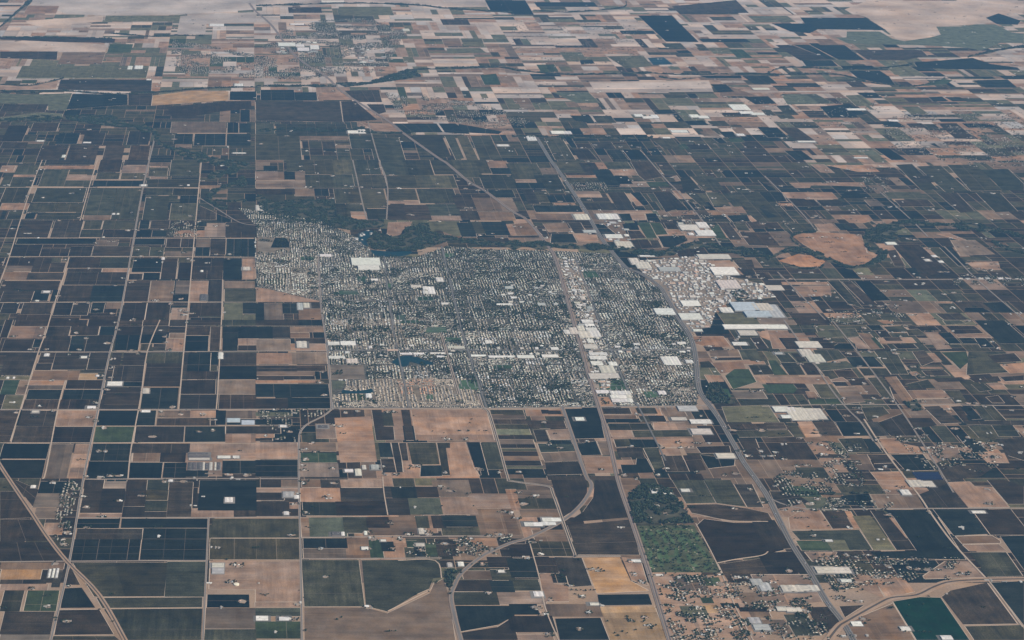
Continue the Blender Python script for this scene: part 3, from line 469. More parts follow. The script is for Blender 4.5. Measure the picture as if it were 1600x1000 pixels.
SUBURBS = [  # far towns and scattered settlement: photo outline, share of lots built, lot metres
 ('270 62,330 72,395 85,440 50,500 32,570 28,635 48,620 75,600 112,520 118,480 125,380 122,300 118,265 105', .5),
 ('600 142,660 150,740 160,790 175,830 190,800 205,740 195,680 190,620 175', .40),
 ('1370 180,1603 170,1603 262,1500 258,1400 235', .16), ('1050 185,1200 215,1390 190,1380 160,1200 150', .04), ('800 30,1000 40,1010 100,800 100', .06),
 ('1020 898,1130 900,1190 1000,1050 1000', .30), ('1222 783,1300 778,1400 786,1390 797,1235 800', .40), ('1280 690,1345 690,1350 770,1290 775', .30), ('1270 868,1500 872,1480 905,1380 912,1300 925', .34),
 ('92 752,130 752,100 862,85 860', .32), ('400 640,515 640,480 660,470 690,440 690', .30), ('640 840,800 838,790 868,650 872', .16), ('700 838,800 835,800 845,690 870', .25),
 ('880 285,945 285,950 297,890 298', .7), ('1060 330,1110 330,1130 350,1090 375,1050 372', .12), ('1490 430,1603 432,1603 446,1490 446', .5),
 ('1390 680,1560 690,1560 740,1440 730', .16), ('1280 490,1400 480,1420 500,1300 510', .22), ('1205 735,1300 740,1300 775,1220 775', .30), ('270 345,310 345,310 372,260 372', .35),
 ('1130 900,1200 900,1290 960,1300 1000,1180 1000', .26), ('1330 270,1390 270,1390 300,1350 300', .15),
]
# ------------------------------------------------------------------ large roofs: tile, near-left, far-right corners, roof colour, height
ROOFS = {
'b2': 'w 600 660 770 616 12;w 640 690 768 664 12;w 400 606 470 592 9;w 1130 762 1165 738 8;w 1045 815 1075 795 8;w 1080 840 1110 796 8;w 1046 840 1072 820 8;t 970 800 1030 785 7;w 720 755 760 745 7;w 1505 910 1600 900 8;g 260 938 276 896 6;g 278 938 290 896 6;t 297 925 332 897 8;w 1160 905 1200 894 7;t 0 320 40 285 6',
'b3': 't 255 175 315 138 10;w 450 158 520 140 9;w 530 160 620 136 9;w 455 245 555 229 9;t 567 272 632 246 9;o 820 195 885 186 7;w 900 218 975 208 7;w 985 218 1050 208 7;w 1090 215 1180 206 7;w 1345 230 1435 220 7;w 1455 237 1600 226 8;w 1435 150 1470 131 8;t 1200 180 1300 166 7;w 555 952 605 936 8;t 622 975 655 936 9;g 720 935 765 909 8;t 665 935 685 911 7;w 690 490 720 464 7;d 390 678 446 660 5;w 150 672 190 658 5',
'c3': 't 415 70 445 41 9;t 425 115 490 76 10;w 490 110 540 71 10;t 455 180 525 156 9;t 370 90 400 51 8;w 330 90 355 66 8;w 440 20 500 1 8;w 460 42 510 26 8;w 465 68 525 51 8;w 475 145 505 123 8;w 485 222 590 206 8;w 490 250 585 228 8;w 500 285 560 261 8;t 560 335 630 291 9;w 610 288 650 266 8;t 490 370 660 337 8;w 35 240 135 223 7;w 190 235 285 219 7;w 0 235 15 226 7;w 1330 58 1500 33 11;w 1510 57 1600 33 11;t 1425 97 1515 69 10;w 1135 72 1185 61 8;g 1045 570 1145 541 9;w 1120 650 1235 626 9;t 1130 715 1235 684 8;t 1285 865 1380 836 8;w 1385 160 1460 141 8;w 530 460 600 442 7;w 920 470 955 446 7;w 400 630 445 611 7;t 1000 628 1085 611 6;w 1035 152 1080 139 7;w 1090 270 1125 253 7;w 955 285 968 232 6;w 976 285 989 232 6;w 997 285 1010 232 6;w 1018 285 1031 232 6;w 620 470 655 447 7;w 665 470 700 447 7;w 705 470 735 447 7;w 620 492 660 473 7;w 668 492 710 473 7;t 716 492 742 473 7;w 628 515 670 496 7;w 676 515 715 496 7;w 720 515 750 496 7',
'c2': 't 1170 620 1350 594 12;w 1265 720 1385 674 12;t 1305 805 1400 757 12;g 925 695 1040 673 10;t 750 655 780 617 8;t 785 680 850 640 8;b 1395 945 1510 894 14;b 1470 985 1600 950 14;t 1520 945 1600 902 14;w 1070 915 1160 882 9;w 1310 955 1365 926 9;w 905 970 1000 931 9;w 1060 1000 1170 962 9;w 590 490 680 467 8;t 660 550 740 512 7;t 400 375 470 341 7;t 1060 440 1150 407 8;w 1170 425 1210 392 8;w 1165 475 1250 442 9;w 800 605 890 598 6;w 545 372 580 338 5;w 590 372 620 338 5;w 628 372 655 338 5;g 450 455 520 440 5',
'd3': 'w 0 58 105 34 11;t 195 175 310 137 8;t 215 230 260 187 8;t 260 265 325 217 8;w 45 575 120 543 6;w 90 615 150 597 6;w 125 575 160 548 6;t 152 628 208 552 6;t 214 625 262 556 6;t 268 620 325 556 6;g 45 215 85 205 5',
'd2': 't 0 815 80 787 9;g 0 985 45 908 9;t 1195 746 1212 739 6;g 1240 746 1258 740 6;t 1318 746 1340 739 6;g 1362 745 1380 737 6;w 1442 745 1462 738 6;g 1490 746 1512 739 6;w 745 530 790 515 6;w 1030 608 1048 597 5;w 985 633 1005 622 5;w 1072 643 1090 632 5',
'd4': 't 310 585 400 546 7;t 405 585 500 548 7;t 95 700 145 662 7;t 150 700 200 662 7;t 205 695 255 662 7;t 258 695 305 662 7;w 460 640 515 623 6;w 840 95 875 66 9;t 890 45 950 5 8;t 955 45 1020 10 8;w 530 915 578 888 6;w 835 945 878 920 6;t 60 820 110 795 6;t 120 825 200 800 6;w 1090 1000 1140 975 6;w 1280 210 1350 195 5;w 360 387 398 375 5',
'c4': 'w 192 260 240 238 4;w 246 260 300 238 4;w 192 285 225 264 4;w 230 283 270 264 4;w 80 290 130 267 5;w 135 290 185 267 5;w 875 85 930 57 7;w 935 92 985 66 7;g 1505 660 1555 622 5;g 1560 695 1600 645 5;g 1490 900 1540 862 5;g 1520 940 1600 905 5;w 1060 75 1105 58 5;w 750 515 800 500 5;t 490 785 540 770 5;w 900 600 940 590 4;w 140 730 190 700 5',
'a4': 'w 298 612 322 560 5;w 322 612 346 557 5;w 346 612 370 555 5;t 1325 548 1400 522 6;g 1325 586 1400 552 6;w 1405 140 1455 112 5;w 190 52 225 36 5;w 1080 0 1052 12 4',
'b4': 'g 170 108 235 77 6;w 240 118 268 98 5;d 475 350 530 326 6;w 535 350 552 327 5;w 0 880 75 852 5;w 145 880 205 859 5;w 680 796 705 785 5;t 1200 545 1220 520 6;w 1265 540 1295 516 6;t 1020 340 1045 305 6;w 678 345 692 322 5;w 780 385 810 374 4;t 1000 415 1050 398 4;w 1515 580 1550 565 5;w 660 438 700 420 5;w 175 220 205 200 5',
'a3': 'w 670 412 765 388 6;d 1180 845 1300 833 6;d 1178 860 1310 850 5;t 1180 875 1310 865 5;d 1175 938 1200 893 6;d 1202 938 1228 893 6;d 1232 938 1262 893 6;t 1266 940 1280 893 6;d 1284 935 1304 898 6;t 1308 940 1328 893 6;t 1340 940 1352 893 6;d 1356 938 1376 893 6;w 1360 866 1440 851 6;w 1455 866 1495 851 6;b 1420 640 1500 617 6;b 1510 656 1590 629 6;w 1365 245 1395 206 6;t 200 580 245 568 5;w 885 578 940 565 5;t 890 460 935 430 5;w 600 355 620 345 4;w 275 228 310 212 4;w 505 240 545 228 4;w 545 555 600 540 5;w 40 368 58 358 5;w 80 368 95 358 5',
'a2': 'w 270 830 312 820 5;w 220 885 245 878 5;t 640 488 655 480 5;w 1010 625 1030 610 5;w 1255 700 1270 690 4;d 1250 880 1290 842 7;w 700 343 720 334 5;w 730 343 746 334 5;w 880 165 915 155 5;w 1170 163 1185 155 5;t 1520 690 1560 670 5',
'b1': 'w 140 290 245 270 12;w 215 157 300 149 8;w 260 320 330 300 9;w 340 310 390 285 9;w 250 295 300 280 9;w 575 835 640 818 7;w 640 835 680 812 7;w 1510 915 1575 905 7;t 410 15 550 5 8;t 920 195 955 182 8',
'c1': 'w 1383 655 1400 672 6;w 1385 690 1402 655 6;w 1412 690 1430 655 6;w 1440 690 1458 655 6;w 1430 712 1500 698 6;w 1500 720 1568 706 6;w 770 730 810 716 6;w 820 742 870 728 6;w 880 740 905 720 6;w 1120 735 1160 718 6;w 1170 740 1220 725 6;w 1000 830 1090 815 6;w 250 838 320 820 6;w 330 838 365 822 6;t 1510 562 1600 550 6;w 1410 850 1445 838 6;w 945 865 985 858 5;w 100 880 140 850 6',
'a1': 'w 795 435 830 414 6;w 840 432 895 412 6;w 1465 540 1520 525 6;w 915 502 945 495 5;w 1310 165 1400 150 6;w 230 885 275 878 5;w 520 895 570 888 5;w 1455 960 1535 955 5;w 385 985 412 970 5',
'd1': 'w 500 690 600 680 6;w 760 760 805 750 6;w 190 890 290 882 6;w 540 990 620 985 6',
}
FARMS = {  # farmsteads: a cluster of houses, sheds and trees
'a4': '330 15,460 20,480 60,430 165,540 170,520 105,740 130,890 100,1030 10,1145 10,460 85,410 270,430 300,420 330,400 370,400 405,540 298,640 230,1430 120,420 885,300 790,345 525,1460 530,1500 540,1510 760,1440 640,430 665,200 680',
'b4': '300 20,490 20,240 90,240 155,190 205,310 205,450 112,1220 70,1160 40,1540 200,220 345,490 340,690 330,840 270,960 340,1060 320,900 370,730 370,690 430,850 430,1030 440,960 455,1180 400,1260 380,1350 370,1460 350,1520 340,1430 440,1420 530,1530 570,1450 705,1480 430,1590 210,40 865,170 865,260 775,230 870,430 605,700 795,400 430,1080 340,1300 400',
'c4': '40 80,150 100,70 150,30 240,130 390,180 465,90 485,490 560,540 565,360 660,440 730,240 750,150 800,200 840,480 830,420 930,230 970,760 510,760 590,820 640,900 600,1010 640,1040 610,1080 710,1110 780,1170 800,1180 860,1050 740,1290 590,1300 650,1400 610,1460 610,1400 720,1350 790,1320 850,1390 850,1240 940,1180 960,1290 940,1480 960,1350 920,860 910,830 860,740 880,1560 600,900 160,960 210,860 240,980 260,780 190,1390 180,1490 60,1560 140',
'd4': '60 30,130 160,200 140,260 150,310 120,430 190,290 190,600 170,750 220,1380 150,1310 200,1010 200,740 70,830 70,280 350,370 380,430 480,490 470,560 480,620 470,680 490,750 540,880 550,940 560,1000 560,1060 560,1130 550,1190 590,1240 590,680 610,750 610,820 600,530 550,500 630,560 640,130 570,240 610,30 640,440 740,490 750,570 760,260 740,20 810,180 790,240 820,550 900,590 870,850 940,1110 990,480 980,100 190,520 30,40 40',
'a3': '85 105,260 50,260 100,190 185,290 185,490 185,540 115,480 80,720 15,740 62,670 145,1010 65,1030 105,1040 140,1060 190,1170 15,830 5,820 190,860 212,705 245,700 300,640 350,690 360,320 380,590 515,580 550,670 435,245 540,100 580,330 570,560 610,600 630,650 675,910 440,1080 545,1130 590,1270 590,1330 625,1330 690,950 730,620 820,660 820,690 975,740 975,1430 970,1540 970,1310 960,900 570,1010 575,1245 700,430 215,520 235,1380 230,1465 860,20 350,540 980,630 985',
'b3': '410 325,400 390,430 470,480 660,530 665,210 700,60 725,140 745,350 770,300 810,370 825,310 870,290 910,480 930,820 575,860 575,1000 915,800 920,800 965,880 965,1180 955,1400 935,1520 955,560 580,640 570,1190 745,1310 745,240 580,170 560,120 565,300 560,300 940',
'c3': '230 780,300 800,470 760,750 790,930 800,1040 770,1060 800,1120 800,1160 770,1230 770,960 930,780 590,1270 240,1350 185,1230 165,1170 130,1400 125,1380 690,1560 690,1430 820,1480 850,1560 850,1330 970,1400 960,1150 950,910 970,700 970,560 935,200 640,40 950,1560 440,1500 450,780 990,1180 600,1250 190,1540 260,800 630',
'd3': '330 60,370 120,400 140,205 185,200 275,290 40,560 10,600 50,860 40,830 105,640 200,580 200,500 210,570 290,430 265,800 210,910 295,930 340,960 355,1020 350,520 375,600 400,470 490,660 490,730 490,780 510,550 550,490 600,570 580,640 520,410 540,350 560,970 510,1140 490,1250 520,1300 520,1350 540,1120 560,940 680,980 720,1070 770,1140 795,1020 800,990 830,1100 870,1180 870,1270 855,1250 735,1430 855,1330 770,1400 790,1450 780,1170 680,1440 180,1350 160,1400 140,1250 5,1480 280,200 740,260 770,320 780,350 840,440 900,480 880,540 930,180 915,250 910,370 910,100 870,20 850,190 960,150 960,870 940,860 760,920 750,730 920,40 830,300 690,680 750,1590 420,1530 480',
'a2': '230 70,240 95,200 130,170 225,270 235,90 320,180 330,80 430,20 640,30 680,20 785,230 880,120 895,470 900,560 895,600 935,700 960,720 785,820 765,770 740,840 630,1020 610,1150 580,1180 620,1200 630,1350 590,1000 570,860 560,880 600,680 510,720 510,600 520,800 440,860 440,1010 435,930 235,880 190,960 75,900 90,1180 70,1130 160,1190 350,1160 400,1180 410,1170 390,1240 385,1230 470,1350 415,1420 410,400 625,150 610,1130 940,1160 950,1150 970,1200 960,960 880,1080 830,1070 900,1130 870,1270 860,370 380,500 360,820 330,1260 130,1370 150,130 20,50 590,360 850,1430 620,1440 590,840 995,980 880',
'b2': '280 40,280 70,370 30,480 100,310 170,340 170,560 160,600 165,750 55,780 50,850 95,890 175,970 55,1260 130,1310 180,1340 150,1390 190,1440 195,1500 190,1580 100,960 340,980 345,1310 300,1340 300,770 205,1130 150,660 170,470 240,1450 10,1480 460,1540 490,1400 470,800 290,1380 385,1150 385',
'c2': '340 20,330 130,390 150,440 160,500 160,550 165,420 240,480 250,650 60,200 190,290 190,340 200,300 260,360 280,440 300,930 35,1000 110,950 190,1000 185,880 180,1100 255,1140 270,1300 70,1270 5,1470 185,1500 195,1380 200,1260 240,1160 300,1220 310,1440 380,1570 400,1420 450,1460 480,1560 640,1590 660,1530 720,1560 740,1480 730,960 350,990 380,1250 410,920 350,870 385,780 380,320 390,370 450,150 420,200 440,60 420,1190 680,20 415,1350 830,1400 330,1260 500,1200 520,1240 530',
'd2': '90 160,80 165,60 285,250 240,260 300,280 360,300 350,330 360,120 400,100 385,380 290,480 290,530 330,690 110,650 150,660 180,740 200,690 150,720 160,640 200,510 190,540 190,350 145,370 140,500 60,650 50,700 40,760 50,600 110,760 295,810 295,650 300,1080 310,1020 315,1190 350,1400 375,1410 210,1150 180,1080 140,920 10,990 380,1160 405,1290 430,880 495,920 500,970 545,1000 555,1400 545,1450 540,590 740,690 735,820 740,940 735,1120 700,1080 700,1310 680,1350 690,1250 720,1400 690,740 760,720 820,1160 830,1190 885,1100 840,950 840,160 820,290 820,380 850,430 860,410 830,300 880,230 890,380 940,520 905,480 970,640 910,700 915,660 950,600 965,740 905,810 910,690 970,790 960,900 970,50 950,290 1000,310 760,150 745,1390 770,1240 745,1430 650,570 470',
'a1': '460 490,540 170,740 190,690 270,430 390,600 400,640 400,750 430,1090 180,1200 150,1270 160,690 625,560 810,250 880,1240 900,1090 870,1080 840,1120 970,1180 960,1340 940,1420 960,1560 880,530 980,270 930,1000 520,1250 520,990 540',
'b1': '30 900,190 850,380 805,320 945,430 945,500 950,570 940,700 880,620 650,480 570,1240 835,1290 840,940 90,980 145,1100 130,1290 120,1500 800,1540 760,1490 690,1380 690,1300 650,1350 700,1210 640,1430 620,1140 670,1230 720',
'c1': '130 690,60 680,200 700,300 690,600 680,700 770,650 800,560 790,600 850,500 840,450 830,680 920,740 910,790 920,860 860,930 860,980 860,570 655,680 620,1090 610,1040 560,1330 605,1200 520,1390 515,750 340,790 340,910 300,1100 295,1260 295,370 355,100 150,270 150,430 165,300 170,530 150,480 210,640 265,560 240,700 130,850 165,970 190,180 530,260 530,420 550,340 560,1490 720,1240 780,1360 910,1440 950,1460 920,1580 970,1110 960,860 950,260 960,120 600,40 300,20 640,130 320,200 330',
'd1': '250 545,330 535,90 600,700 600,740 605,930 715,850 700,790 750,750 815,540 830,600 820,500 830,330 830,380 870,440 790,700 870,860 895,900 880,770 920,960 950,1020 960,620 940,330 935,390 960,300 900,160 890,1090 825,1180 795,1250 815,1140 655,1420 660,1500 600,1550 800,1230 910,1330 910,1380 870,80 980,1060 780,1410 740,1440 720,1530 680,570 690',
}
LANDMARKS = [('the green golf course', 1050, 858), ('the golf course grove', 1035, 790), ('the curving branch road', 905, 775), ('the widest tan field', 705, 672), ('the town lake', 645, 563),
 ('the left diagonal canal', 105, 878), ('the curved canal', 1440, 925), ('the emerald corner field', 1450, 965), ('the farm shed complex', 315, 722), ('the round white tank', 369, 914),
 ('the blue-grey warehouses', 1180, 487), ('the river loop field', 1300, 385), ('the riverside park woods', 640, 375), ('the white cannery', 570, 410), ('the village above town', 400, 335),
 ('the greenhouse row', 1245, 645), ('the solar array', 1450, 745), ('the small far town', 470, 85), ('the long river bend wood', 1380, 365), ('the big dark far orchard', 1042, 45),
 ('the pale far grassland', 1500, 30), ('the triangular creek grove', 150, 190), ('the far brown vineyard', 465, 172), ('the highway hamlet', 915, 292), ('the pale dairy sheds', 1160, 168),
 ('the left frame edge', 5, 400), ('the right frame edge', 1595, 560), ('the bottom frame edge', 600, 990), ('the golden stubble field', 960, 898), ('the striped farm block', 800, 690),
 ('the roadside packing shed', 180, 600), ('the brown basin', 565, 605), ('the far creek bend', 1450, 120), ('the creek bridge', 560, 130), ('the railway crossing', 735, 285), ('the small far orchards', 1330, 80), ('the vineyard crossroads', 205, 401), ('the upper left vineyards', 60, 290), ('the river bend', 330, 315)]
# ------------------------------------------------------------------ naming
PENDING = []      # things waiting for the words that single them out
def later(o, phrase, category, pos, group=None):
    o['category'] = category
    if group: o['group'] = group
    PENDING.append((o, phrase, category, pos))
ONES = ['', 'first', 'second', 'third', 'fourth', 'fifth', 'sixth', 'seventh', 'eighth', 'ninth', 'tenth', 'eleventh', 'twelfth', 'thirteenth', 'fourteenth', 'fifteenth', 'sixteenth', 'seventeenth', 'eighteenth', 'nineteenth']
TENS = ['', '', 'twenty', 'thirty', 'forty', 'fifty', 'sixty', 'seventy', 'eighty', 'ninety']
def ordinal(n):
    if n >= 100: return 'hundred-and-' + (ordinal(n - 100) if n > 100 else 'zeroth')
    if n < 20: return ONES[n]
    if n % 10 == 0: return TENS[n // 10][:-1] + 'ieth'
    return TENS[n // 10] + '-' + ONES[n % 10]
def finish_labels():
    buckets = {}
    for o, ph, cat, (x, y) in PENDING:
        d, nm, lx, ly = min((math.hypot(x - lx, 1.5 * (y - ly)), nm, lx, ly) for nm, lx, ly in LANDMARKS)
        dx, dy = x - lx, y - ly
        if abs(dx) > 1.3 * abs(dy): w = 'left of' if dx < 0 else 'right of'
        else: w = 'above' if dy < 0 else 'below'
        if nm.endswith('frame edge'): w = 'to'
        buckets.setdefault((ph, nm, w), []).append((d, o.name, o))
    for (ph, nm, w), lst in buckets.items():
        lst.sort()
        for i, (d, _, o) in enumerate(lst):
            if len(lst) == 1: o['label'] = f'{ph}, the only one just {w} {nm}' if w != 'to' else f'{ph} nearest to {nm}'
            elif i == 0: o['label'] = f'{ph}, the nearest one {w} {nm}'
            else: o['label'] = f'{ph}, {ordinal(i + 1)} nearest {w} {nm}'

# ------------------------------------------------------------------ ground
GX0, GX1, GY0, GY1 = -52000., 62000., -30000., 82000.
nx, ny = 12, 12
gv = [(GX0 + (GX1 - GX0) * i / nx, GY0 + (GY1 - GY0) * j / ny, 0.) for j in range(ny + 1) for i in range(nx + 1)]
gf = [(j * (nx + 1) + i, j * (nx + 1) + i + 1, (j + 1) * (nx + 1) + i + 1, (j + 1) * (nx + 1) + i) for j in range(ny) for i in range(nx)]
link('ground', meshof('ground', gv, gf, M['ground']), kind='structure', label='dry tan valley floor reaching to the horizon')

# ------------------------------------------------------------------ fields
KIND = {  # name, category, phrase, material, colour, height
 'V': ('vineyard', 'vineyard', 'dusky brown vineyard', 'vine', (.036, .025, .0155), 1.3),
 'D': ('orchard', 'orchard', 'blackish green orchard', 'vine', (.0125, .0140, .0105), 1.4),
 'O': ('crop_field', 'crop field', 'dull olive crop field', 'vine', (.046, .040, .022), 1.1),
 'T': ('bare_field', 'bare field', 'pinkish tan bare field', 'soil', (.275, .168, .108), .5),
 'B': ('fallow_field', 'fallow field', 'brown fallow field', 'soil', (.160, .105, .068), .45),
 'G': ('green_field', 'green field', 'green irrigated field', 'grass', (.040, .052, .024), .8),
 'E': ('clover_field', 'green field', 'deep emerald field', 'grass', (.006, .026, .012), .8),
 'S': ('grass_field', 'grass field', 'grey-green grass field', 'grass', (.105, .096, .054), .7),
 'Y': ('stubble_field', 'stubble field', 'golden stubble field', 'soil', (.35, .205, .100), .5),
 'P': ('dry_pasture', 'pasture', 'pale dry pasture', 'pasture', (.430, .330, .265), .4),
 'C': ('water_pond', 'pond', 'flat blue-grey pond', 'water', (.10, .16, .22), .4),
}
placed = []      # bounding boxes of the fields already laid, with their level
field_polys = []
field_top = {}
def lay_field(k, poly, rect):
    name, cat, ph, m, col, h = KIND[k]
    if rect:
        (x0, y0), (x1, y1) = poly
        if x1 < x0: x0, x1 = x1, x0
        if y1 < y0: y0, y1 = y1, y0
        i = -4.0
        if x1 - x0 < 30: x1 = x0 + 45
        if y1 - y0 < 20: y1 = y0 + 30
        x0 += i; x1 -= i; y0 += i; y1 -= i
        j = lambda: R.uniform(-2.0, 2.0)
        poly = [(x0 + j(), y0 + j()), (x1 + j(), y0 + j()), (x1 + j(), y1 + j()), (x0 + j(), y1 + j())]
    bx0, bx1 = min(p[0] for p in poly), max(p[0] for p in poly); by0, by1 = min(p[1] for p in poly), max(p[1] for p in poly)
    lev = 0
    for a0, a1, b0, b1, l in placed:
        if min(a1, bx1) - max(a0, bx0) > 2 and min(b1, by1) - max(b0, by0) > 2: lev = max(lev, l + 1)
    placed.append((bx0, bx1, by0, by1, lev)); field_polys.append(poly)
    f = R.gauss(1, .20 if k in 'VOD' else .08); f = min(max(f, .6), 1.5); w = R.gauss(0, .06)
    c = (col[0] * f * (1 + w), col[1] * f, col[2] * f * (1 - w), float(R.random() < .5))
    me, loc = field_slab(name, poly, h + .035 * lev, M[m], c)
    field_top[id(poly)] = (h + .035 * lev, c)
    o = link(name, me, loc=loc, kind='thing')
    cx, cy = px(loc[0], loc[1])
    ws = px(bx0, (by0 + by1) / 2)[0]; we = px(bx1, (by0 + by1) / 2)[0]; hh = abs(px(loc[0], by0)[1] - px(loc[0], by1)[1])
    ww = we - ws
    size = 'large ' if ww * hh > 3000 else ''
    shape = 'long ' if ww > 5.5 * hh else 'narrow ' if hh > .9 * ww else ''
    later(o, (size + shape + ph), cat, (cx, cy), 'patchwork of ' + cat + 's')
parsed = {t: [[q.split()[0]] + [float(v) for v in q.split()[1:]] for q in s.replace('\n', ';').split(';')] for t, s in FIELDS.items()}
for t in parsed:
    if t[0] == 'd': continue
    nt_ = 'abcd'['abcd'.index(t[0]) + 1] + t[1]
    for q in parsed[t]:
        if len(q) == 5 and q[3] == 1600:
            for r in parsed[nt_]:
                if len(r) == 5 and r[1] == 0 and r[0] in q[0] + {'V': 'D', 'D': 'V'}.get(q[0], '') and abs(r[2] - q[2]) < 18 and abs(r[4] - q[4]) < 18:
                    q[3] = 1600 + r[3]; parsed[nt_].remove(r); break
FIELDS = {t: ';'.join(' '.join(str(v) for v in q) for q in L) for t, L in parsed.items()}
for tile, txt in FIELDS.items():
    for e in txt.replace('\n', ';').split(';'):
        p = e.split(); k = p[0]; n = [float(q) for q in p[1:]]
        if len(n) > 4:
            for edge, skip in ((1600., 'd'), (0., 'a')):
                ids = [i for i in range(0, len(n), 2) if n[i] == edge]
                if tile[0] == skip or len(ids) < 2: continue
                ys_ = [n[i + 1] for i in ids]; ref = min(ys_) if edge else max(ys_)
                X_, Y_ = tpx(tile, edge, ref); s_ = (X_ - PPX) / (Y_ + 575.0)
                for i in ids: n[i] = edge + s_ * (n[i + 1] - ref)
        pts = [tg(tile, n[i], n[i + 1]) for i in range(0, len(n), 2)]
        lay_field(k, pts, len(pts) == 2)
for y0, y1, k in STRIPS:
    def ex(y): return (400 + (1462 + (y - 560) * .275) / 4, 800 + (66 + (y - 560) * .345) / 4)
    ya, yb = 500 + y0 / 4, 500 + y1 / 4
    (l0, r0), (l1, r1) = ex(y0), ex(y1)
    lay_field(k, [g(l1, yb), g(r1, yb), g(r0, ya), g(l0, ya)], False)

# the fields further off or too slight to tell apart: laid on the quarter-mile grid, one mass per material
town_w = [g(x, y) for x, y in TOWN]
tb = (min(p[0] for p in town_w), max(p[0] for p in town_w), min(p[1] for p in town_w), max(p[1] for p in town_w))
holes_w = []
for hs in TOWN_HOLES:
    q = hs.split(); n = [float(v) for v in q[1:]]
    holes_w.append([tg(q[0], n[i], n[i + 1]) for i in range(0, len(n), 2)])
def in_town(p):
    return tb[0] < p[0] < tb[1] and tb[2] < p[1] < tb[3] and inside(p, town_w) and not any(inside(p, h) for h in holes_w)
pb = np.array([q[:4] for q in placed])
def covered(x, y):
    c = np.where((pb[:, 0] < x) & (pb[:, 1] > x) & (pb[:, 2] < y) & (pb[:, 3] > y))[0]
    return any(inside((x, y), field_polys[i]) for i in c)
def zone(x, y):
    """shares of the field kinds in this part of the valley"""
    if y < 60: return 'PPPPPPPPPTTTSSSBO'
    if y < 150 and x < 700: return 'PPPPPPTTTTSSSBBOG'
    if y < 215 and x > 560: return 'PPPPPPTTTTTSSSBBOOVD'
    if y < 260 and x > 1250: return 'PPPTTTTBSSOV'
    if y < 330: return 'OOOOOOOVVVDDDB'
    if x > 1100: return 'OOOOOVVVVVBBTDS' if y < 800 else 'VVVOODT'
    if x < 520: return 'VVVVVDDOO'
    return 'VVOOBBTTDS'
QM = 402.34
ox = g(153, 640)[0]; oy = g(300, 640)[1]
mass = {'soil': Batch(), 'vine': Batch(), 'grass': Batch(), 'pasture': Batch()}
for i in range(-32, 62):
    for j in range(-8, 80):
        x0, y0 = ox + i * QM, oy + (j - 1) * QM
        pxx, pyy = px(x0 + QM / 2, y0 + QM / 2)
        if not (-90 < pxx < 1690 and -25 < pyy < 1030): continue
        far = pyy < 190; S = QM
        if far:
            if i % 2 or j % 2: continue
            S = 2 * QM
        # split the quarter-mile square into one to six blocks
        rects = [(0, 0, 1, 1)]
        for _ in range(R.choice((0, 1, 1, 2, 2, 3)) + (5 + R.randrange(4)) * far):
            r = max(rects, key=lambda q: q[2] * q[3] * R.uniform(.6, 1.4)); rects.remove(r)
            t = R.choice((.5, .5, .33, .66, .4, .6))
            if R.random() < .5: rects += [(r[0], r[1], r[2] * t, r[3]), (r[0] + r[2] * t, r[1], r[2] * (1 - t), r[3])]
            else: rects += [(r[0], r[1], r[2], r[3] * t), (r[0], r[1] + r[3] * t, r[2], r[3] * (1 - t))]
        last = None
        for r in rects:
            a0, b0 = x0 + r[0] * S + 3, y0 + r[1] * S + 3; a1, b1 = x0 + (r[0] + r[2]) * S - 3, y0 + (r[1] + r[3]) * S - 3
            cx, cy = (a0 + a1) / 2, (b0 + b1) / 2
            if in_town((cx, cy)) or all(covered(*q) for q in ((cx, cy), (a0 + 30, b0 + 30), (a1 - 30, b1 - 30), (a0 + 30, b1 - 30), (a1 - 30, b0 + 30))): continue
            qx, qy = px(cx, cy)
            k = last if last and R.random() < .35 else R.choice(zone(qx, qy)); last = k
            m, col = KIND[k][3], KIND[k][4]
            f = min(max(R.gauss(1, .09 if far else .18), .6), 1.5); w = R.gauss(0, .05)
            c = (col[0] * f * (1 + w), col[1] * f, col[2] * f * (1 - w), float(R.random() < .5))
            mass[m].add(np.array([(a0, b0, .22), (a1, b0, .22), (a1, b1, .22), (a0, b1, .22)]), np.array([[0, 1, 2, 3]]), np.array([c]))
mass['soil'].build('distant_bare_fields', M['soil'], kind='stuff', label='patchwork of far tan and brown fields', category='bare fields')
mass['pasture'].build('distant_dry_grassland', M['pasture'], kind='stuff', label='far pale grassland and dry fields under haze', category='grassland')
mass['vine'].build('distant_vineyards', M['vine'], kind='stuff', label='patchwork of far dark vineyards and olive crops', category='vineyards')
mass['grass'].build('distant_grass_fields', M['grass'], kind='stuff', label='patchwork of far grey-green grass fields', category='grass fields')

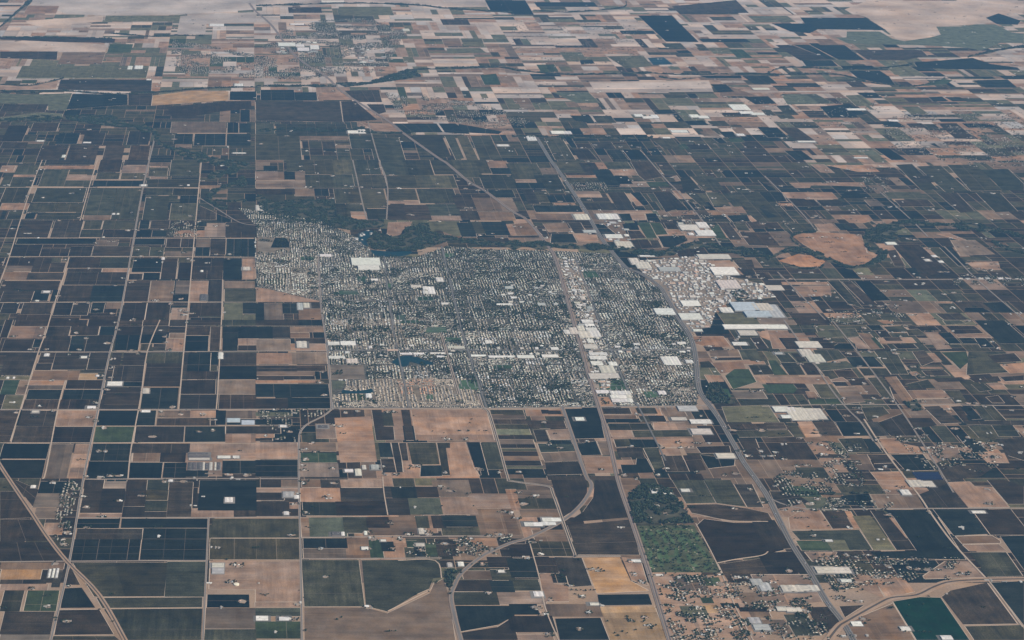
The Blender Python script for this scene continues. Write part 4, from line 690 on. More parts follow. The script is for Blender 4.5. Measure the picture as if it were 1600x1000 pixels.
# worn dirt tracks round the blocks
tracks = Batch()
for P_ in field_polys:
    for i in range(len(P_)):
        a_, b_ = np.array(P_[i]), np.array(P_[(i + 1) % len(P_)]); L_ = np.hypot(*(b_ - a_))
        if L_ < 30 or R.random() < .38: continue
        n_ = np.array([-(b_ - a_)[1], (b_ - a_)[0]]) / L_ * R.uniform(3.5, 7.0)
        f = R.uniform(.75, 1.15)
        q = [a_ + n_, a_ - n_, b_ - n_, b_ + n_]
        tracks.add(np.array([(*v, .34) for v in q]), np.array([[0, 1, 2, 3]]), np.array([(.50 * f, .395 * f, .305 * f, 1)]))
for P_ in field_polys:
    if len(P_) != 4: continue
    z_, c_ = field_top[id(P_)]; A_ = [np.array(q) for q in P_]
    for s in (0, 1):
        Q = A_ if s == 0 else A_[1:] + A_[:1]
        L_ = np.hypot(*(Q[1] - Q[0]))
        n = int(L_ / R.uniform(130, 260))
        if n < 1 or R.random() < .45: continue
        for q in range(1, n + 1):
            if R.random() < .35: continue
            t = q / (n + 1) + R.uniform(-.03, .03); a_, b_ = Q[0] * (1 - t) + Q[1] * t, Q[3] * (1 - t) + Q[2] * t
            e = (b_ - a_); l = np.hypot(*e)
            if l < 20: continue
            w = np.array([-e[1], e[0]]) / l * R.uniform(1.2, 2.6); m_ = R.uniform(.12, .5)
            cc = tuple(c_[i] * (1 - m_) + (.36, .27, .20)[i] * m_ for i in range(3))
            tracks.add(np.array([(*v, z_ + .05 + .01 * s) for v in (a_ + w, a_ - w, b_ - w, b_ + w)]), np.array([[0, 1, 2, 3]]), np.array([(*cc, 1)]))
tracks.build('dirt_tracks', M['gravel'], kind='structure', label='pale dirt tracks between the field blocks')

# ------------------------------------------------------------------ roads, railway, canals (structure)
zoff = 0.0
line_w = {}
for name, typ, w, txt in LINES:
    pts = smooth([g(*[float(v) for v in q.split()]) for q in txt.split(',')])
    zoff += .012; z = 2.75 + zoff
    line_w.setdefault(typ, []).append(pts)
    if typ == 'H':
        o = link(name, band('shoulder', pts, 52, z + .5, M['gravel'], (.235, .19, .155)), kind='structure', label='dual carriageway highway running down the right side of town')
        for s in (-1, 1):
            link('carriageway', band('carriageway', pts, 13.5, z + .75, M['asphalt'], (.115, .108, .102), off=s * 9.5), parent=o)
            link('frontage_road', band('frontage_road', pts, 7, z + .7, M['asphalt'], (.20, .18, .16), off=s * 22), parent=o)
    elif typ == 'R':
        o = link(name, band('ballast', pts, 46, z + .4, M['gravel'], (.27, .195, .15)), kind='structure', label='long diagonal railway line with its dirt verge through town')
        link('track', band('track', pts, 9, z + .8, M['gravel'], (.115, .098, .092), off=6), parent=o)
        link('service_road', band('service_road', pts, 9, z + .65, M['asphalt'], (.16, .145, .135), off=-13), parent=o)
    elif typ == 'C':
        o = link(name, band('verge', pts, w + 10, z + .1, M['gravel'], (.26, .19, .145)), kind='structure')
        link('roadway', band('roadway', pts, w - 10, z + .5, M['asphalt'], (.17, .15, .135)), parent=o)
    elif typ == 'K':
        o = link(name, band('bank', pts, w * 2.0, z + .9, M['gravel'], (.33, .225, .155), thick=3.5), kind='structure')
        link('channel', band('channel', pts, w * .55, z + 1.05, M['gravel'], (.085, .066, .052)), parent=o)
    elif typ == 'P':
        o = link(name, band('bank', pts, w * 2.1, z + .4, M['gravel'], (.37, .29, .225)), kind='structure')
        link('channel', band('channel', pts, w * .7, z + .6, M['gravel'], (.05, .047, .042)), parent=o)
    elif typ == 'A':
        av = name == 'avenue'
        o = link(name, band('verge', pts, w + (1 if av else 4), z - .15, M['gravel'], (.16, .15, .135) if av else (.37, .285, .22)), kind='structure')
        link('roadway', band('roadway', pts, w * .62, z + .2, M['asphalt'], (.165, .152, .142)), parent=o)
    else:
        o = link(name, band('lane', pts, w, z - .25, M['gravel'], (.42, .32, .24)), kind='structure')

# ------------------------------------------------------------------ town floor, streets, parks, water
me, loc = slab('town_ground', town_w, .02, .42, M['town'], (.1, .1, .1, 1))
link('town_ground', me, loc=loc, kind='structure', label='built-up floor of lots and yards under the town')
for q, txt in enumerate(('565 592,745 590,752 634,562 636', '402 352,498 362,500 470,404 446', '960 560,1080 552,1086 632,1000 634', '520 500,690 496,694 540,516 545')):
    me, loc = slab('suburb_ground', [g(*[float(v) for v in e.split()]) for e in txt.split(',')], .02, .5, M['soil'], (.19, .15, .11, 1))
    link('suburb_ground', me, loc=loc, kind='structure', label=('tan lots of the newer housing at the near edge of town', 'tan lots of the housing at the far left of town', 'tan lots of the housing inside the highway bend', 'tan lots of the housing above the town lake')[q])
PARKS = ['c3 515 440 520 387 690 377 712 435', 'c3 822 447 908 447 923 484 832 486', 'b3 1062 80 1067 46 1188 43 1193 80', 'b3 1182 134 1187 107 1280 112 1288 139', 'b3 1482 305 1492 281 1600 277 1600 305', 'b3 1267 430 1272 377 1378 372 1392 438',
 'b2 482 844 512 817 638 817 643 840', 'b2 1012 879 1012 857 1075 852 1118 862 1108 884', 'b2 632 759 632 727 690 727 698 764', 'b2 812 799 817 772 843 772 848 799', 'b2 1177 609 1182 582 1238 582 1238 609', 'b3 1062 494 1072 467 1103 467 1108 498', 'c2 322 708 332 672 440 692 518 692 546 733 480 738', 'b2 877 1000 882 967 928 967 938 1000', 'b3 882 22 920 1 1018 1 1018 20', 'c3 1230 470 1250 430 1350 430 1370 480 1300 490', 'b2 280 628 280 605 360 605 362 628']
park_w = []
for s in PARKS:
    q = s.split(); n = [float(v) for v in q[1:]]; pts = [tg(q[0], n[i], n[i + 1]) for i in range(0, len(n), 2)]
    park_w.append(pts)
    f = R.uniform(.7, 1.3)
    me, loc = slab('park_lawn', pts, .02, .62, M['grass'], (.045 * f, .075 * f, .038 * f, 1))
    later(link('park_lawn', me, loc=loc), 'green park lawn among houses', 'lawn', px(*loc[:2]), 'town parks')
def shore(tile, txt, k=5):
    n = [float(v) for v in txt.split()]; P = [tg(tile, n[i], n[i + 1]) for i in range(0, len(n), 2)]
    return smooth(P + [P[0]], k)[:-1]
WATER = [('b3', '845 262 905 228 960 222 1010 232 1050 250 1095 262 1105 280 1040 282 990 268 960 262 950 285 905 292 870 280', 'blue-green lake ringed by houses inside the town'),
         ('b2', '715 562 760 566 840 572 960 570 972 582 930 598 850 604 760 602 730 585', 'dark river lake below the riverside park woods'),
         ('b2', '640 458 700 440 735 448 720 480 690 500 700 540 660 520 640 495', 'dark still water at the river bend beside the village'),
         ('b3', '540 437 600 444 680 438 722 430 724 456 640 459 542 459', 'dark crescent pond along the brown basin')]
water_w = []
for tile, txt, lab in WATER:
    P = shore(tile, txt); water_w.append(P)
    me, loc = slab('lake', P, .02, 1.5 if 'crescent' in lab else .8, M['water'], (.01, .03, .04, 1))
    link('lake', me, loc=loc, kind='structure', label=lab)

# ------------------------------------------------------------------ houses
HOUSE_V = np.array([(-.5, -.5, -.42), (.5, -.5, -.42), (.5, .5, -.42), (-.5, .5, -.42), (-.5, -.5, .6), (.5, -.5, .6), (.5, .5, .6), (-.5, .5, .6), (-.56, 0, 1), (.56, 0, 1),
                    (-.56, -.57, .57), (.56, -.57, .57), (.56, .57, .57), (-.56, .57, .57)], float)
HOUSE_F = np.array([(0, 1, 5), (0, 5, 4), (1, 2, 6), (1, 6, 5), (2, 3, 7), (2, 7, 6), (3, 0, 4), (3, 4, 7), (5, 6, 9), (7, 4, 8), (10, 11, 9), (10, 9, 8), (12, 13, 8), (12, 8, 9)])
HOUSE_R = np.array([0] * 10 + [1] * 4)
ROOF_COLS = [(.66, .62, .56), (.58, .54, .48), (.30, .28, .25), (.22, .20, .18), (.40, .37, .33), (.16, .14, .125), (.52, .49, .45), (.26, .21, .17), (.13, .12, .12), (.34, .27, .22)]
houses = []      # x, y, turn, length, width, height, roof, wall, town?
trees = []       # x, y, radius, height, tint
def add_house(x, y, a, l, w, h, roof, wall=None, town=True):
    f = R.uniform(.8, 1.2)
    houses.append((x, y, a, l, w, h, tuple(c * f for c in roof), wall or (.42, .38, .33), town))
def add_tree(x, y, r=None, h=None, tint=None):
    r = r or R.uniform(3.2, 6.5); f = R.choice((.6, .8, 1, 1, 1.3, 1.9)) * R.uniform(.85, 1.15)
    t = tint or R.choice(((.026, .035, .016), (.026, .035, .016), (.022, .034, .018), (.040, .038, .018)))
    trees.append((x, y, r, h or r * R.uniform(1.5, 2.3), (t[0] * f * R.uniform(.85, 1.2), t[1] * f, t[2] * f)))
ROAD_SEGS = [(p, 38 if t == 'H' else 26 if t == 'R' else 9 if t == 'A' else 13) for t in ('H', 'R', 'P', 'A') for p in line_w.get(t, [])]
seg_a = np.array([p[i] for p, w in ROAD_SEGS for i in range(len(p) - 1)]); seg_b = np.array([p[i + 1] for p, w in ROAD_SEGS for i in range(len(p) - 1)]); seg_w = np.array([w for p, w in ROAD_SEGS for i in range(len(p) - 1)])
def on_line(x, y, pad=6):
    d = seg_b - seg_a; t = np.clip(((x - seg_a[:, 0]) * d[:, 0] + (y - seg_a[:, 1]) * d[:, 1]) / (d ** 2).sum(1), 0, 1)
    q = seg_a + d * t[:, None]
    return bool((np.hypot(q[:, 0] - x, q[:, 1] - y) < seg_w + pad).any())
# large roofs first, so that houses keep clear of them
ROOFCOL = {'w': (.66, .62, .56), 't': (.54, .48, .40), 'g': (.40, .39, .36), 'd': (.10, .085, .08), 'b': (.42, .47, .50), 'o': (.50, .33, .24)}
ROOFWORD = {'w': 'white', 't': 'cream', 'g': 'grey', 'd': 'dark', 'b': 'pale blue-grey', 'o': 'orange'}
big = []
for tile, txt in ROOFS.items():
    for e in txt.split(';'):
        q = e.split(); n = [float(v) for v in q[1:]]
        p0, p1 = tg(tile, n[0], n[1]), tg(tile, n[2], n[3])
        x0, x1 = min(p0[0], p1[0]), max(p0[0], p1[0]); y0, y1 = min(p0[1], p1[1]), max(p0[1], p1[1])
        # the parallax of the roof height lifts the far edge a little
        if x1 - x0 < 12: x1 = x0 + 14
        if y1 - y0 < 12: y1 = y0 + 14
        big.append((x0, x1, y0, y1, n[4], q[0], None))
# commercial lots: industrial quarter and the strip along the railway
COMM = [('985 408,1095 400,1140 432,1195 445,1210 465,1150 470,1120 480,1110 512,1072 515,1055 478,1020 440', .97, 54), ('866 402,884 404,905 470,922 540,940 620,932 622,915 560,893 500,878 450', .9, 56), ('888 404,905 410,925 470,945 560,955 600,942 610,925 560,908 500,893 450', .9, 56),
        ('520 538,690 536,690 558,520 560', .28, 75), ('690 541,900 541,900 553,690 555', .45, 70), ('960 538,1080 538,1084 550,965 552', .4, 70), ('920 345,975 345,990 385,950 385', .25, 70), ('1060 345,1110 345,1115 372,1075 372', .3, 70), ('780 440,870 440,880 480,790 480', .18, 70), ('430 64,500 64,500 84,435 84', .3, 90), ('560 60,600 75,600 110,560 105', .08, 90), ('1240 540,1270 545,1285 570,1262 570', .25, 60), ('600 358,560 378,530 375,560 360', .3, 60)]
for q, (txt, share, step) in enumerate(COMM[:3]):
    P = [g(*[float(v) for v in e.split()]) for e in txt.split(',')]
    me, loc = slab('industrial_ground', P, .02, 1.62 + .05 * q, M['soil'], (.25, .19, .14, 1))
    link('industrial_ground', me, loc=loc, kind='structure', label=('pale paved industrial quarter beyond the highway', 'pale freight strip left of the railway', 'pale freight strip right of the railway')[q])
bigb = np.array([b[:4] for b in big])
for txt, share, step in COMM:
    P = [g(*[float(v) for v in q.split()]) for q in txt.split(',')]
    xs = [p[0] for p in P]; ys = [p[1] for p in P]
    y = min(ys)
    while y < max(ys):
        x = min(xs)
        while x < max(xs):
            if R.random() < share:
                sc_ = R.choice((.5, .7, .7, 1, 1, 1.5)); w, d = step * R.uniform(.45, .9) * sc_, step * R.uniform(.4, .8) * sc_; cx, cy = x + R.uniform(0, step - w) + w / 2, y + R.uniform(0, step - d) + d / 2
                bb = np.array([b[:4] for b in big])
                hit = ((bb[:, 0] < cx + w / 2 + 6) & (bb[:, 1] > cx - w / 2 - 6) & (bb[:, 2] < cy + d / 2 + 6) & (bb[:, 3] > cy - d / 2 - 6)).any()
                if inside((cx, cy), P) and not hit and not on_line(cx, cy, max(w, d) / 2):
                    big.append((cx - w / 2, cx + w / 2, cy - d / 2, cy + d / 2, R.uniform(6, 10), R.choice('wwwwttgo' if share > .3 else 'wwtg'), 'c'))
            x += step * R.uniform(.55, 1.5)
        y += step * R.uniform(.6, 1.3)
bigb = np.array([b[:4] for b in big])
def on_big(x, y, pad=9): return bool(((bigb[:, 0] - pad < x) & (bigb[:, 1] + pad > x) & (bigb[:, 2] - pad < y) & (bigb[:, 3] + pad > y)).any())
big_mesh = {}
def big_building(x0, x1, y0, y1, h, k, src):
    L, W = x1 - x0, y1 - y0; cx, cy = (x0 + x1) / 2, (y0 + y1) / 2
    large = max(L, W) > 70
    name = 'commercial_building' if src else 'warehouse' if large else 'farm_shed'
    root = link(name, None, loc=(cx, cy, 0.02))
    col = ROOFCOL[k]; f = R.uniform(.88, 1.1); rc = tuple(min(.82, c * f * R.uniform(.97, 1.03)) for c in col)
    wc = tuple(min(.8, .25 + .6 * c) for c in rc) if k != 'd' else (.3, .26, .23)
    a, b = L / 2, W / 2
    wv = [(-a, -b, 0), (a, -b, 0), (a, b, 0), (-a, b, 0), (-a, -b, h), (a, -b, h), (a, b, h), (-a, b, h)]
    link('wall', meshof('wall', wv, [(0, 1, 5, 4), (1, 2, 6, 5), (2, 3, 7, 6), (3, 0, 4, 7)], M['wall'], (*wc, 1)), parent=root)
    # low-pitched roof in one or more bays, ridges along the long side
    along = L >= W; span = W if along else L; length = L if along else W
    bays = max(1, round(span / 45)); v, fc, rcs = [], [], []
    e = .8
    for i in range(bays):
        s0, s1 = -span / 2 + span * i / bays - (e if i == 0 else 0), -span / 2 + span * (i + 1) / bays + (e if i == bays - 1 else 0); sm = (s0 + s1) / 2
        rise = (s1 - s0) * .055 + .4; t = length / 2 + e; n = len(v)
        pro = [(s0, h + .05), (sm, h + rise), (s1, h + .05)]; npan = max(1, min(12, int(length / 22)))
        for u in range(npan + 1):
            q = -t + 2 * t * u / npan; v += [((q, s, z) if along else (s, q, z)) for s, z in pro]
        for u in range(npan):
            m0 = n + 3 * u; fc += [(m0, m0 + 3, m0 + 4, m0 + 1), (m0 + 1, m0 + 4, m0 + 5, m0 + 2)]
            for _ in range(2): tn = R.gauss(1, .055); rcs.append((*[min(.82, q_ * tn) for q_ in rc], 1))
        m1 = n + 3 * npan; fc += [(n, n + 1, n + 2), (m1, m1 + 2, m1 + 1)]; rcs += [(*rc, 1)] * 2
    rf = link('roof', meshof('roof', v, fc, M['roof'], rcs), parent=root)
    if large and not src or (src and max(L, W) > 45):
        for _ in range(R.randint(2, 5)):
            u, vv = R.uniform(-.4, .4) * L, R.uniform(-.4, .4) * W; s = R.uniform(1.5, 3.0)
            uz = h + .3
            bv = [(u + dx * s, vv + dy * s * .7, z) for z in (uz, uz + s * .9 + 1.2) for dx, dy in ((-1, -1), (1, -1), (1, 1), (-1, 1))]
            link('roof_unit', meshof('roof_unit', bv, [(4, 5, 6, 7), (0, 1, 5, 4), (1, 2, 6, 5), (2, 3, 7, 6), (3, 0, 4, 7)], M['wall'], (.35, .35, .35, 1)), parent=rf)
    sz = 'huge' if max(L, W) > 190 else 'long' if max(L, W) > 3.2 * min(L, W) else 'big' if large else 'small'
    later(root, f'{sz} {ROOFWORD[k]}-roofed ' + name.replace('_', ' '), 'building' if src else 'warehouse' if large else 'shed', px(cx, cy), {'commercial_building': 'commercial roofs of the town', 'warehouse': 'large pale roofs', 'farm_shed': 'farm sheds'}[name])
small_roofs = Batch()
comm_n = sorted((b for b in big if b[6]), key=lambda b: -(b[1] - b[0]) * (b[3] - b[2]) / ((b[0] ** 2 + b[2] ** 2)))
for b in [b for b in big if not b[6]] + comm_n[:260]: big_building(*b)
for x0, x1, y0, y1, h, k, src in comm_n[260:]:
    f = R.uniform(.7, 1.1); v = np.array([(x, y, z) for z in (.3, h) for x, y in ((x0, y0), (x1, y0), (x1, y1), (x0, y1))])
    c = np.array([(*[q * f for q in ROOFCOL[k]], 1)] + [(.4, .36, .32, 1)] * 4)
    small_roofs.add(v, np.array([(4, 5, 6, 7), (0, 1, 5, 4), (1, 2, 6, 5), (2, 3, 7, 6), (3, 0, 4, 7)]), c)
small_roofs.build('small_commercial_roofs', M['roof'], kind='stuff', label='small commercial roofs packed between the larger ones', category='buildings')
paved = Batch()
for x0, x1, y0, y1, h, k, src in big:
    e = [R.uniform(4, 14 if x1 - x0 < 60 else 30) for _ in range(4)]; z = 1.86 + R.random() * .12; f = R.uniform(.6, 1.25)
    paved.add(np.array([(x0 - e[0], y0 - e[1], z), (x1 + e[2], y0 - e[1], z), (x1 + e[2], y1 + e[3], z), (x0 - e[0], y1 + e[3], z)]), np.array([[0, 1, 2, 3]]), np.array([(.19 * f, .172 * f, .155 * f, 1)]))
paved.build('paved_yards', M['asphalt'], kind='structure', label='grey paved yards around the large roofs')

from mathutils import noise as mnoise
def lots(P, share, town):
    """streets and house rows: blocks follow the section grid, turning by district"""
    xs = [p[0] for p in P]; ys = [p[1] for p in P]
    D = QM / 2
    for i in range(int((min(xs) - ox) // D) - 1, int((max(xs) - ox) // D) + 2):
        for j in range(int((min(ys) - oy) // D) - 1, int((max(ys) - oy) // D) + 2):
            x0, y0 = ox + i * D, oy + j * D
            ns = R.random() < .62; pitch = R.choice((58, 64, 70)); lot = R.choice((17, 19, 22)); ph = R.random() * pitch
            jit = R.uniform(.2, 1.6); pal = R.sample(ROOF_COLS, 5) + [(.62, .58, .53)]
            qx, qy = px(x0 + D / 2, y0 + D / 2)
            leafy = R.choice((.35, .7, 1.0, 1.3, 1.8)); gain = R.choice((1.0, 1.2, 1.4, 1.4, 1.6)) * (1 if town else .62)
            if town:
                if qy > 588 and qx < 745: leafy = .25; pal = [(.36, .30, .25), (.42, .36, .30), (.30, .26, .22), (.48, .42, .36)]
                if 592 < qy < 618 and 628 < qx < 668: pal = [(.46, .24, .15), (.50, .29, .19), (.42, .25, .18), (.40, .34, .29)]
                if 690 < qx < 860 and 395 < qy < 500: leafy = 1.9
                if qy < 395: leafy = 1.4
            u = ph
            while u < D:
                v = R.uniform(0, lot)
                for side in (-1, 1):
                    t = R.uniform(0, lot)
                    while t < D - 4:
                        c = u + side * 17
                        x, y = (x0 + c, y0 + t) if ns else (x0 + t, y0 + c)
                        x += R.gauss(0, jit); y += R.gauss(0, jit); p = (x, y)
                        if town and mnoise.noise((x / 170., y / 170., 8.8)) < -.30 - .25 * (leafy < .5) and inside(p, P) and not on_big(x, y) and not on_line(x, y):
                            for _ in range(2): add_tree(x + R.gauss(0, 8), y + R.gauss(0, 8), r=R.uniform(4.5, 8.5))
                            if R.random() < .7: t += lot; continue
                        if R.random() < (share if town else min(1, (2.2 if qy > 230 else 1.1) * share) * (mnoise.noise((x / 420, y / 420, 5.1)) > -.08 if qy < 230 else mnoise.noise((x / 130, y / 130, 3.3)) > -.02 + .25 * (.4 - share))) and inside(p, P) and not (town and any(inside(p, h) for h in holes_w)) and not on_big(x, y) and not on_line(x, y):
                            if not any(inside(p, q) for q in park_w) and not any(inside(p, q) for q in water_w):
                                l, w = R.uniform(12.5, 18), R.uniform(9.5, 13)
                                add_house(x, y, (0 if R.random() < .6 else math.pi / 2) + R.gauss(0, .05), l, w, R.uniform(4.5, 6.5), tuple(min(.75, c_ * gain * w_) for c_, w_ in zip(R.choice(pal), (1.03, .97, .86))))
                                if not town and (qy > 230 or R.random() < .6):
                                    for _ in range(R.choice((0, 1, 1, 2, 3))): add_tree(x + R.gauss(0, 16), y + R.gauss(0, 13), r=R.uniform(2.8, 7.0))
                                for _ in range(3):
                                    if R.random() < .53 * leafy:
                                        s = R.choice((-1, 1)); b2 = u + side * R.uniform(24, 33) if R.random() < .65 else u + side * 7
                                        tt = t + R.uniform(-9, 9)
                                        add_tree(*((x0 + b2, y0 + tt) if ns else (x0 + tt, y0 + b2)), r=R.uniform(3.4, 8.2))
                        t += lot
                # the street itself
                if town and share > .6:
                    cx, cy = (x0 + u, y0 + D / 2) if ns else (x0 + D / 2, y0 + u)
                    if inside((cx, cy), P) and not any(inside((cx, cy), h) for h in holes_w):
                        a, b = (4.6, D / 2 - 1) if ns else (D / 2 - 1, 4.6)
                        z = .70 + .03 * ((i + j) % 2)
                        streets.add(np.array([(cx - a, cy - b, z), (cx + a, cy - b, z), (cx + a, cy + b, z), (cx - a, cy + b, z)]), np.array([[0, 1, 2, 3]]), np.array([(.21, .20, .19, 1)]))
                u += pitch
streets = Batch()
lots(town_w, .86, True)
streets.build('town_streets', M['asphalt'], kind='structure', label='grey residential street grid of the town')
for txt, share in SUBURBS:
    lots([g(*[float(v) for v in q.split()]) for q in txt.split(',')], share, False)
# farmsteads
yards = Batch()
for tile, txt in FARMS.items():
    for e in txt.split(','):
        zx, zy = [float(v) for v in e.split()]
        x, y = tg(tile, zx, zy)
        a = R.uniform(22, 48); b = R.uniform(18, 40); n = 7
        ring = [(x + a * math.cos(6.283 * q / n) * R.uniform(.7, 1.2), y + b * math.sin(6.283 * q / n) * R.uniform(.7, 1.2), 1.95 + R.random() * .08) for q in range(n)]
        f = R.uniform(.75, 1.15)
        yards.add(np.array([(x, y, 2.0)] + ring), np.array([(0, q + 1, (q + 1) % n + 1) for q in range(n)]), np.array([(.30 * f, .225 * f, .17 * f, 1)] * n))
        for q in range(R.choice((1, 2, 2, 3, 3))):
            hx, hy = x + R.uniform(-.7, .7) * a, y + R.uniform(-.7, .7) * b
            if on_big(hx, hy, 4): continue
            shed = R.random() < .45
            add_house(hx, hy, R.choice((0, math.pi / 2)) + R.gauss(0, .08), R.uniform(18, 34) if shed else R.uniform(14, 20), R.uniform(11, 18) if shed else R.uniform(10, 13), R.uniform(4.5, 7),
                      R.choice(((.64, .60, .54), (.52, .48, .42), (.38, .35, .31), (.45, .29, .21), (.42, .42, .41), (.25, .22, .2))) if shed else R.choice(ROOF_COLS + [(.6, .56, .5), (.68, .65, .6)]), town=False)
        for q in range(R.choice((4, 6, 8, 11, 15))):
            t = R.uniform(0, 6.283); rr = R.uniform(.5, 1.35)
            add_tree(x + math.cos(t) * a * rr, y + math.sin(t) * b * rr, r=R.uniform(3.5, 7.5))
yards.build('farmyards', M['gravel'], kind='structure', label='pale trodden yards around the farmsteads')

# lone trees and tree rows seen in the fields
LONE = {'b3': '986 600,1345 622,1335 645,1105 698,1175 708,1265 695,1275 695,1325 696,1395 694,1425 695,1435 695,1005 755,1190 750,1225 752,1305 750',
        'c4': '715 855,720 870,830 855,740 885,760 890,820 890,830 880,595 885,850 910,880 920,900 910,870 930,770 940,1275 790,1280 800,930 700,935 720,960 840,980 890,985 870,925 690,1140 770,1120 800,1150 850,1080 690,1130 735,1170 735,1210 735,1250 735,1290 738,1330 740,1000 600,960 590,1020 585,480 560,560 560,575 570,540 555,250 600,270 590,290 610,310 600,330 620,270 620,300 635,250 580,370 690,400 690,430 690,460 695,490 690,390 715,510 690,640 960,690 950,720 960,660 975,1340 780,1360 790,1390 790,1450 810,1500 810,1550 810,1590 815,1400 790',
        'd4': '355 255,375 290,300 190,250 295,270 320,350 470,295 470,880 785,970 780,605 900,630 880,870 850,1190 580,1250 580,1000 730,520 640,540 670,480 700,560 700,590 690,430 690,410 660,560 620,350 690,400 520,320 520,300 525,660 460,690 500,630 440',
        'a4': '630 215,640 230,660 235,610 232,1520 530,1420 500,430 660,545 660,620 810,700 885,350 880',
        'b4': '295 205,320 215,430 105,440 110,400 430,310 295,330 300,850 280,840 270,1160 165,1360 165,1420 440,1390 450,1350 530,1280 570,1210 690,310 945,535 860,505 875,1000 720,1080 700,1130 640,270 10,300 15,330 10,310 30,1200 55,1170 45,1160 60,1320 90,1340 85',
        'd2': '555 380,1390 652,1400 655,1315 550'}
for tile, txt in LONE.items():
    for e in txt.split(','):
        zx, zy = [float(v) for v in e.split()]; x, y = tg(tile, zx, zy)
        add_tree(x, y, r=R.uniform(6, 9.5)); 
        if R.random() < .5: add_tree(x + R.uniform(6, 13), y + R.uniform(-5, 5), r=R.uniform(4, 7))
# street trees along the highway and the country roads
for typ, step in (('H', 60), ('A', 150), ('R', 140)):
    for pts in line_w.get(typ, []):
        for i in range(len(pts) - 1):
            d = math.dist(pts[i], pts[i + 1]); n = int(d / step)
            for q in range(n):
                if R.random() < .3:
                    t = R.random(); nx_, ny_ = -(pts[i+1][1]-pts[i][1]) / d, (pts[i+1][0]-pts[i][0]) / d; s = R.choice((-1, 1)) * (42 if typ == 'H' else 18 if typ == 'A' else 32)
                    add_tree(pts[i][0] + (pts[i+1][0]-pts[i][0]) * t + nx_ * s, pts[i][1] + (pts[i+1][1]-pts[i][1]) * t + ny_ * s, r=R.uniform(3, 6))

# hedgerow clumps and lone barns scattered over the valley
for q in range(3300):
    x, y = R.uniform(0, 1600), R.uniform(0, 1000) if R.random() < .35 else R.uniform(0, 520)
    w = 1.0 if (x > 780 and y < 300) else .8 if (x > 1080 and y < 820) else .45 if y < 130 else .22
    X, Y = g(x, y)
    if R.random() > w or in_town((X, Y)) or on_line(X, Y, 25) or any(inside((X, Y), P_) for P_ in water_w): continue
    if R.random() < .68:
        X = ox + round((X - ox) / QM * 2) * QM / 2 + R.gauss(0, 14) if R.random() < .5 else X
        Y = oy + round((Y - oy) / QM * 2) * QM / 2 + R.gauss(0, 9)
        n = R.choice((2, 3, 4, 5, 7, 9)); sp = R.uniform(8, 15)
        for k in range(n): add_tree(X + (k - n / 2) * sp + R.gauss(0, 4), Y + R.gauss(0, 7), r=R.uniform(4, 8.5))
    elif not on_big(X, Y, 20):
        Y = oy + round((Y - oy) / QM * 2) * QM / 2 + R.gauss(0, 22)
        for k in range(R.choice((1, 1, 2, 3))):
            add_house(X + R.gauss(0, 30), Y + R.gauss(0, 14), R.choice((0, math.pi / 2)), R.uniform(16, 42), R.uniform(10, 18), R.uniform(4.5, 7), R.choice(((.55, .52, .47), (.48, .44, .39), (.62, .6, .56), (.34, .31, .28), (.3, .26, .22))), town=False)

# ---- houses: the 300 that show largest one by one, the others as one mass
def house_geo(h):
    x, y, a, l, w, ht, rc, wc, town = h
    v = HOUSE_V * np.array([l, w, ht]); c, s = math.cos(a), math.sin(a)
    v = np.stack([v[:, 0] * c - v[:, 1] * s, v[:, 0] * s + v[:, 1] * c, v[:, 2]], 1)
    cols = np.where(HOUSE_R[:, None] == 1, np.array([*rc, 1.]), np.array([*wc, 1.]))
    return v, cols
def show(h):
    x, y = px(h[0], h[1])
    if not (4 < x < 1596 and 4 < y < 996): return 0
    return h[3] * h[4] / (h[0] ** 2 + h[1] ** 2 + CAM_H ** 2)
houses.sort(key=show, reverse=True)
def roofword(c):
    m = sum(c) / 3
    if c[0] > 1.45 * c[2] and m > .2: return 'orange'
    return 'white' if m > .55 else 'pale grey' if m > .36 else 'grey' if m > .2 else 'dark'
WING_V = HOUSE_V * np.array([.55, .62, .92]) 
for h in houses[:300]:
    v, cols = house_geo(h)
    # a cross wing makes the plan an L
    a = h[2]; wv = WING_V * np.array([h[3], h[4], h[5]])
    wv = np.stack([-wv[:, 1], wv[:, 0], wv[:, 2]], 1) + np.array([h[3] * .24, -h[4] * .42, 0])
    wv = np.stack([wv[:, 0] * math.cos(a) - wv[:, 1] * math.sin(a), wv[:, 0] * math.sin(a) + wv[:, 1] * math.cos(a), wv[:, 2]], 1)
    V = np.concatenate([v, wv]); F = np.concatenate([HOUSE_F, HOUSE_F + len(v)])
    o = link('house', None, loc=(h[0], h[1], 2.02 if not h[8] else .4))
    allc = np.concatenate([cols, cols]); isr = np.concatenate([HOUSE_R, HOUSE_R]) == 1
    link('wall', meshof('wall', V, F[~isr], M['wall'], allc[~isr]), parent=o)
    link('roof', meshof('roof', V, F[isr], M['roof'], allc[isr]), parent=o)
    later(o, f'{roofword(h[6])}-roofed ' + ('barn' if h[3] > 21 else 'house'), 'barn' if h[3] > 21 else 'house', px(h[0], h[1]), 'farmhouses and barns')
hm = Batch()
for h in houses[300:]:
    v, cols = house_geo(h); v = v + np.array([h[0], h[1], .3 if h[8] else 1.2]); hm.add(v, HOUSE_F, cols)
hm.build('distant_houses', M['roof'], kind='stuff', label='thousands of small roofs of the town and far farms', category='houses')

